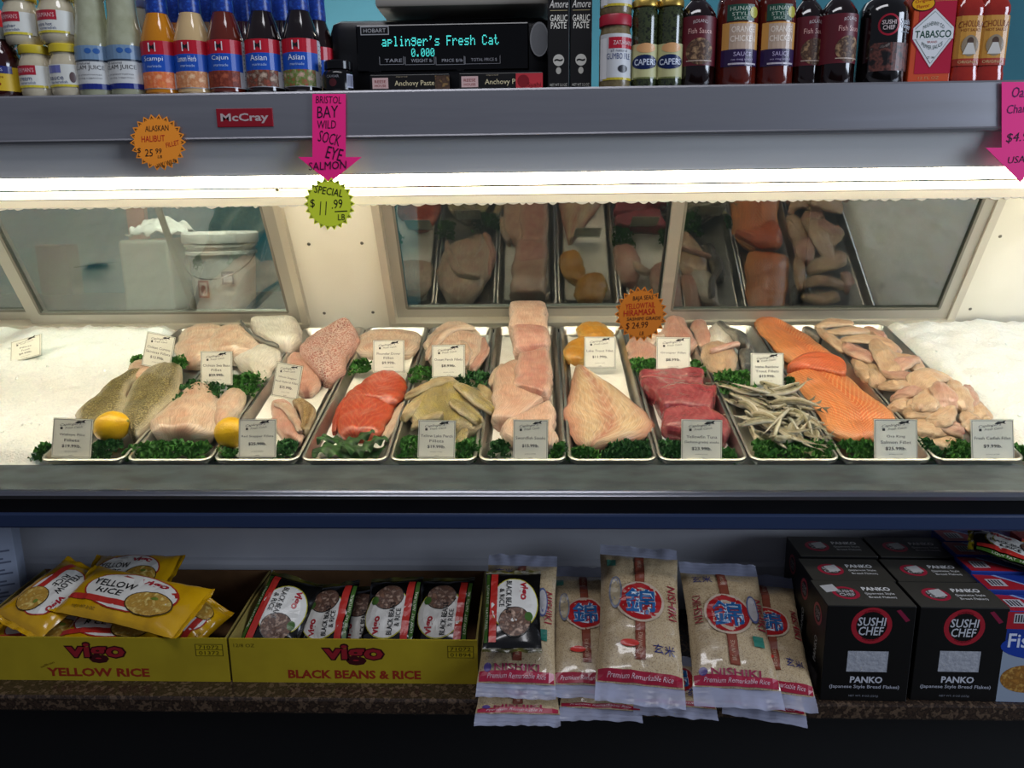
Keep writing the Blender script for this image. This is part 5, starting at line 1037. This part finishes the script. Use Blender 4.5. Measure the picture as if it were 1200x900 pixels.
SEALB = mat('bag_black_seal', '1a180c', .2, col2='5a5414', scale=25, coat=.3)
for bot, top_, off, sg, lb, sd, roll in (((308, 768), (350, 676), .004, -1, 'black beans and rice bag turned over at the left of its carton', 7.7, 8), ((374, 768), (394, 682), -.006, 1, 'black beans and rice bag, second in its carton', 8.3, -16), ((450, 768), (466, 676), .004, 1, 'black beans and rice bag, third in its carton', 9.1, -10), ((512, 768), (526, 676), .0, 1, 'black beans and rice bag at the right end of its carton', 9.9, -8), ((420, 774), (430, 686), -.028, 1, 'black beans and rice bag sunk between two others', 10.4, -10)):
    M, L = ypair(VB, bot, top_, off)
    bag('rice_bag', M @ Matrix.Rotation(R(roll), 4, 'Y'), .098, L, .013, .009, BB, lb, 'bag', G2, turned(bitems, sg), sd, msea=SEALB)
# -- white rice bags
NP = Plane((1.062, zz(-.752)), (1.345, zz(-.612)))
RICEM = mat('rice_in_bag', '8f7a5c', .35, col2=['a8926f', 'b9a584', '7d694c'], scale=330, detail=2, ramp=(.3, .7), coat=.9, bump=.0012, bscale=45)
def _plastic():
    m = bpy.data.materials.new('clear_plastic'); m.use_nodes = True; nt = m.node_tree; b = nt.nodes['Principled BSDF']; b.inputs['Base Color'].default_value = lin('a9adc4'); b.inputs['Roughness'].default_value = .25
    o = nt.nodes['Material Output']; t = nt.nodes.new('ShaderNodeBsdfTransparent'); x = nt.nodes.new('ShaderNodeMixShader'); x.inputs[0].default_value = .62
    nt.links.new(t.outputs[0], x.inputs[1]); nt.links.new(b.outputs[0], x.inputs[2]); nt.links.new(x.outputs[0], o.inputs[0]); return m
PLAST = _plastic()
def nitems(back=False):
    def f(a, b):
        r = a*.52; cy = b*.12
        it = [('rect', -a*.96, -b*.99, a*.96, -b*.86, '8e1830' if not back else '98203a'), ('text', 'Premium Remarkable Rice', 0, -b*.925, a*1.5, b*.06, 'c8a8b0', {'shear': .3}), ('rect', -a*.12, cy+r, a*.12, b*.94, '6a3020'), ('rect', -a*.1, cy+r, a*.1, b*.92, '7c4030'), ('rect', -a*.12, -b*.72, a*.12, cy-r, '6a3020'), ('rect', -a*.1, -b*.70, a*.1, cy-r, '7c4030'),
            ('text', 'BROWN', 0, b*.78, b*.18, a*.1, 'b89880', {'rot': 90}), ('text', 'BROWN RICE', 0, -b*.5, b*.3, a*.1, 'b89880', {'rot': 90}),
            ('ell', 0, cy, r*1.12, r*1.12, 'b4a08c'), ('ell', 0, cy, r, r, '9a1c20'), ('text', '\u9326', 0, cy, r*1.42, r*1.42, 'b4c4d0', {'bold': .045}), ('text', '\u9326', 0, cy, r*1.38, r*1.38, '1c5488', {'bold': .014}),
            ('text', 'NISHIKI', a*.78, b*.16, b*.56, a*.2, '8a2430', {'rot': -90, 'bold': .01}), ('text', '\u7384\u7c73', a*.55, -b*.56, a*.5, a*.26, '1c2464'), ('ell', -a*.6, b*.25, a*.16, b*.26, '6a6c78'), ('ell', -a*.6, b*.25, a*.12, b*.22, '94866c'), ('ell', -a*.25, -b*.52, a*.22, b*.05, 'b8342c'), ('rect', -a*.82, b*.72, -a*.6, b*.86, '3c6c5c')]
        if back:
            it = it[:2]+it[2:10]+[('text', 'NISHIKI', a*.0, -b*.82, a*1.15, b*.1, '8a2444', {'bold': .02}), ('ell', -a*.75, -b*.82, a*.1, b*.06, '4c3c78')]+it[10:13]+[('text', 'NISHIKI', -a*.72, b*.2, b*.5, a*.2, '8a2430', {'rot': 90}), ('text', '\u7384\u7c73', -a*.5, b*.8, a*.5, a*.24, '1c2464'), ('ell', a*.62, b*.22, a*.14, b*.26, '4c5478'), ('ell', a*.62, b*.22, a*.11, b*.22, 'a4a0a0'), ('rect', a*.5, -b*.42, a*.76, -b*.24, '2c6c5c')]
        return it
    return f
def nbag(bot, top_, Wd, off, label, seed, back=False, ext=.02, T=.022, pl=None):
    M, L = ypair(pl or NP, bot, top_, off); return bag('white_rice_bag', M, Wd, L, T, .026, RICEM, label, 'bag', 'clear bags of brown rice on the ledge', nitems(back), seed, msea=PLAST, ext=ext, wr=1.9)
NL = Plane((1.02, zz(-.772)), (1.26, zz(-.738))); NM = Plane((1.045, zz(-.757)), (1.345, zz(-.650)))
nbag((606, 852), (609, 768), .132, 0, 'clear rice bag underneath the one with a black bag on it', 1.1, True, .0, .009, NL); nbag((704, 846), (702, 768), .128, 0, 'clear rice bag lowest in the middle of the ledge', 1.7, False, .0, .009, NL); nbag((792, 842), (786, 768), .128, .002, 'clear rice bag underneath the front middle bags', 1.9, False, .0, .009, NL); nbag((896, 846), (890, 768), .125, .0, 'clear rice bag underneath the one with lettering at its foot', 2.9, False, .0, .009, NL)
nbag((604, 820), (613, 650), .125, .004, 'clear rice bag with a small black bag lying on it', 2.2, True, .0); nbag((690, 820), (682, 664), .118, .0, 'clear rice bag sunk behind the front middle bag', 3.3, False, .0, .018, NM); nbag((914, 830), (890, 674), .112, .002, 'clear rice bag next to the black cartons', 4.4, False, .004, .018, NM)
nbag((750, 822), (748, 640), .138, .014, 'clear rice bag at the front middle showing a red disc', 5.6, False, .008); nbag((866, 826), (840, 660), .135, .012, 'clear rice bag with lettering at its foot, right of the middle', 6.5, True, .008)
p0, p1 = NP.hit(600, 766, .052), NP.hit(602, 668, .052); yv = p1-p0; M = frame3((p0+p1)/2, yv.cross(NP.n), yv)
def b2(a, b):
    out = []
    for it in bitems(b, a):
        it = list(it)
        if it[0] == 'text': it[2], it[3] = it[3], -it[2]; o = dict(it[7]) if len(it) > 7 else {}; o['rot'] = o.get('rot', 0)-90; it = it[:7]+[o]
        elif it[0] == 'rect': u0, v0, u1, v1 = it[1:5]; it[1:5] = [v0, -u1, v1, -u0]
        else: it[1], it[2], it[3], it[4] = it[2], -it[1], it[4], it[3]
        out.append(tuple(it))
    return out
bag('rice_bag', M, .094, yv.length, .012, .009, BB, 'black beans and rice bag lying on a clear rice bag', 'bag', G2, b2, 12.1, msea=_M['bag_black_seal'])
# -- bread flake cartons
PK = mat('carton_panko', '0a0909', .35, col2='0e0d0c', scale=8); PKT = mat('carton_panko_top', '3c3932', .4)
FLAKE = mat('bread_flakes', '8c8f98', .7, col2='a4a6ac', scale=160, bump=.001)
def panko(px, py, Y, label, rz, full):
    tl = at_y(px, py, Y); zt_ = tl.z; H = zt_-ZL; w, D = .1345, .082
    t = thing('bread_flake_carton', (tl.x, Y, ZL), label, 'carton', 'black bread flake cartons', R(rz))
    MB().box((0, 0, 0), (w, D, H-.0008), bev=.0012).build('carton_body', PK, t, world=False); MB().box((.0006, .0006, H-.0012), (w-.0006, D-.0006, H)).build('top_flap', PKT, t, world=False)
    cx = w/2
    tp = flatmap((0, 0, H), (1, 0, 0), (0, 1, 0))
    put([('ring', .042, .04, .021, .021, .72, 'a02438'), ('text', 'SUSHI', .042, .045, .026, .009, 'b8b0b0', {'bold': .02}), ('text', 'CHEF', .042, .034, .024, .009, 'b8b0b0', {'bold': .02}), ('poly', [(.038, .03), (.058, .036), (.054, .058), (.034, .052)] if full != 1 else [(.012, .04), (.034, .046), (.03, .068), (.008, .062)], 'b9b7b4'), ('text', 'PANKO', .094, .054, .044, .012, 'dcdad6', {'bold': .03}), ('text', '(Japanese Style', .094, .038, .046, .0085, 'cac8c4', {'bold': .01}), ('text', 'Bread Flakes)', .094, .026, .042, .0085, 'cac8c4', {'bold': .01})], tp, t, base=1)
    sd = flatmap((0, D, 0), (0, -1, 0), (0, 0, 1))
    put([('ring', .045, H-.035, .018, .018, .74, '98303c'), ('text', 'SUSHI', .045, H-.031, .02, .007, 'b0a8a8'), ('text', 'CHEF', .045, H-.04, .018, .007, 'b0a8a8'), ('text', 'PANKO', .045, .07, .044, .011, 'b4b2ae', {'rot': 90}), ('rect', .02, .008, .066, .036, '1c1a1a'), ('rect', .022, .010, .064, .034, '3a3636')], sd, t, base=1)
    if full:
        fr2 = flatmap((0, 0, 0), (1, 0, 0), (0, 0, 1))
        put([('ring', cx+.002, H-.034, .031, .031, .76, '98202c'), ('text', 'AUTHENTIC', cx+.002, H-.0085, .026, .004, '5a1018', {'arc': -.005}), ('text', 'JAPANESE', cx+.002, H-.0595, .026, .004, '5a1018', {'arc': .005}), ('text', 'SUSHI', cx+.002, H-.027, .043, .0145, 'b9bcc2', {'bold': .012, 'shear': .1}), ('text', 'CHEF', cx+.002, H-.043, .038, .0145, 'b9bcc2', {'bold': .012, 'shear': .1}), ('rect', cx-.03, .052, cx+.032, .088, FLAKE), ('text', 'PANKO', cx+.002, .038, .05, .0115, 'b8bac2', {'bold': .03}), ('text', '(Japanese Style Bread Flakes)', cx, .025, .108, .0075, 'a6a8b2', {'bold': .01}), ('text', 'NET WT. 8 OZ (227g)', cx, .009, .046, .004, '7c7e86'), ('poly', [(w-.03, H-.008), (w-.024, H-.006), (w-.008, H-.024), (w-.014, H-.027)], '7a1c38')], fr2, t, base=1)
panko(970, 709, 1.098, 'black bread flake carton, front left of the six', -1, 1); panko(1079, 711, 1.100, 'black bread flake carton, front right of the six', -1, 2)
panko(953, 680, 1.187, 'black bread flake carton, middle left of the six', -1, 0); panko(1053, 681, 1.189, 'black bread flake carton, middle right of the six', -1, 0)
panko(938, 651, 1.276, 'black bread flake carton, back left of the six', -1, 0); panko(1032, 652, 1.278, 'black bread flake carton, back right of the six', -1, 0)
# -- fish batter boxes
RED = mat('batter_red', '9c1c28', .35); 
for k in range(5):
    Y = 1.098+k*.057; px, py = ((1180, 716), (1158, 691), (1138, 669), (1121, 650), (1108, 634))[k]
    tl = at_y(px, py, Y); H = tl.z-ZL; w, D = .12, .054
    t = thing('batter_box', (tl.x, Y, ZL), ('blue and red fish batter box, front of its row', 'blue and red fish batter box, second of its row', 'blue and red fish batter box, third of its row', 'blue and red fish batter box, fourth of its row', 'blue and red fish batter box, rearmost of its row')[k], 'box', 'blue and red batter boxes', R(-2))
    MB().box((0, 0, 0), (w, D, H), bev=.001).build('carton_body', mat('batter_blue', '1c3484', .35), t, world=False)
    tp = flatmap((0, 0, H), (1, 0, 0), (0, 1, 0)); put([('poly', [(0.001, .001), (.085, .001), (.03, D-.004), (.001, D-.001)], 'a0202c'), ('poly', [(.03, D-.004), (.085, .001), (.09, .001), (.036, D-.002)], '8a9cc8'), ('rect', .012, .012, .038, .036, 'b8b4b8')]+[('rect', .015+.005*i, .015, .0175+.005*i, .033, '2a2a30') for i in range(4)]+([('text', "Fish 'n Chips", .085, .03, .06, .014, 'c0c4d4')] if k == 4 else []), tp, t, base=1)
    if k == 0:
        fr2 = flatmap((0, 0, 0), (1, 0, 0), (0, 0, 1)); put([('rect', .001, H-.03, w-.001, H-.001, 'a0202c'), ('rect', .012, H-.02, .03, H-.004, 'b8b4b8'), ('rect', .001, .001, w-.001, .09, '8c98a8'), ('ell', .06, .098, .062, .022, '1c3a94'), ('text', 'Fish', .030, .108, .044, .024, 'c8cee0', {'bold': .015}), ('text', "'n Chips", .09, .106, .04, .018, 'c8cee0', {'bold': .015}), ('ell', .042, .042, .038, .024, foodphoto('batter_photo', ('a8742c', '7c5018', 'c89c4c'))), ('ell', .085, .05, .03, .02, _M['food_0']), ('text', 'batter mix', .05, .088, .03, .006, 'b0b8d0')]+[('rect', .014+.004*i, H-.018, .016+.004*i, H-.006, '2a2a30') for i in range(4)], fr2, t, base=1)
zb = ZL+.165
p = at_y(1188, 658, 1.25)+Vector((0, 0, .014))
bag('rice_bag', Matrix.Translation(p) @ Matrix.Rotation(R(62), 4, 'Z') @ Matrix.Rotation(R(14), 4, 'X'), .105, .15, .013, .010, BB, 'black bag with yellow seal lying on the batter boxes', 'bag', G2, b2, 14.3, msea=mat('seal_yellow', 'b8a41c', .25, coat=.3))
p = at_y(1206, 640, 1.34); t = thing('red_box', (p.x+.0, 1.345, ZL), 'red and orange box at the right edge behind the black bag', 'box')
MB().box((-.012, 0, 0), (.08, .035, p.z-ZL+.012), bev=.001).build('carton_body', mat('box_red', 'b02418', .4), t, world=False); put([('rect', -.011, .14, .079, p.z-ZL+.008, 'c8741c')], flatmap((0, 0, 0), (1, 0, 0), (0, 0, 1)), t)
# -- leaning box at the left edge
p = at_y(23, 700, 1.30); t = thing('printed_box', (p.x-.06, 1.3, ZL), 'pale blue printed box standing behind the yellow bags at the left edge', 'box', rz=R(24))
Hb = at_y(8, 618, 1.30).z-ZL
MB().box((-.12, -.02, 0), (.058, .04, Hb), bev=.001).build('carton_body', mat('box_pale_blue', '9aa4b8', .5), t, world=False)
put([('rect', -.11, .02+.0075*i, .05-.012*(i % 3), .0235+.0075*i, '5c6478') for i in range(19)], flatmap((0, -.02, 0), (1, 0, 0), (0, 0, 1)), t)
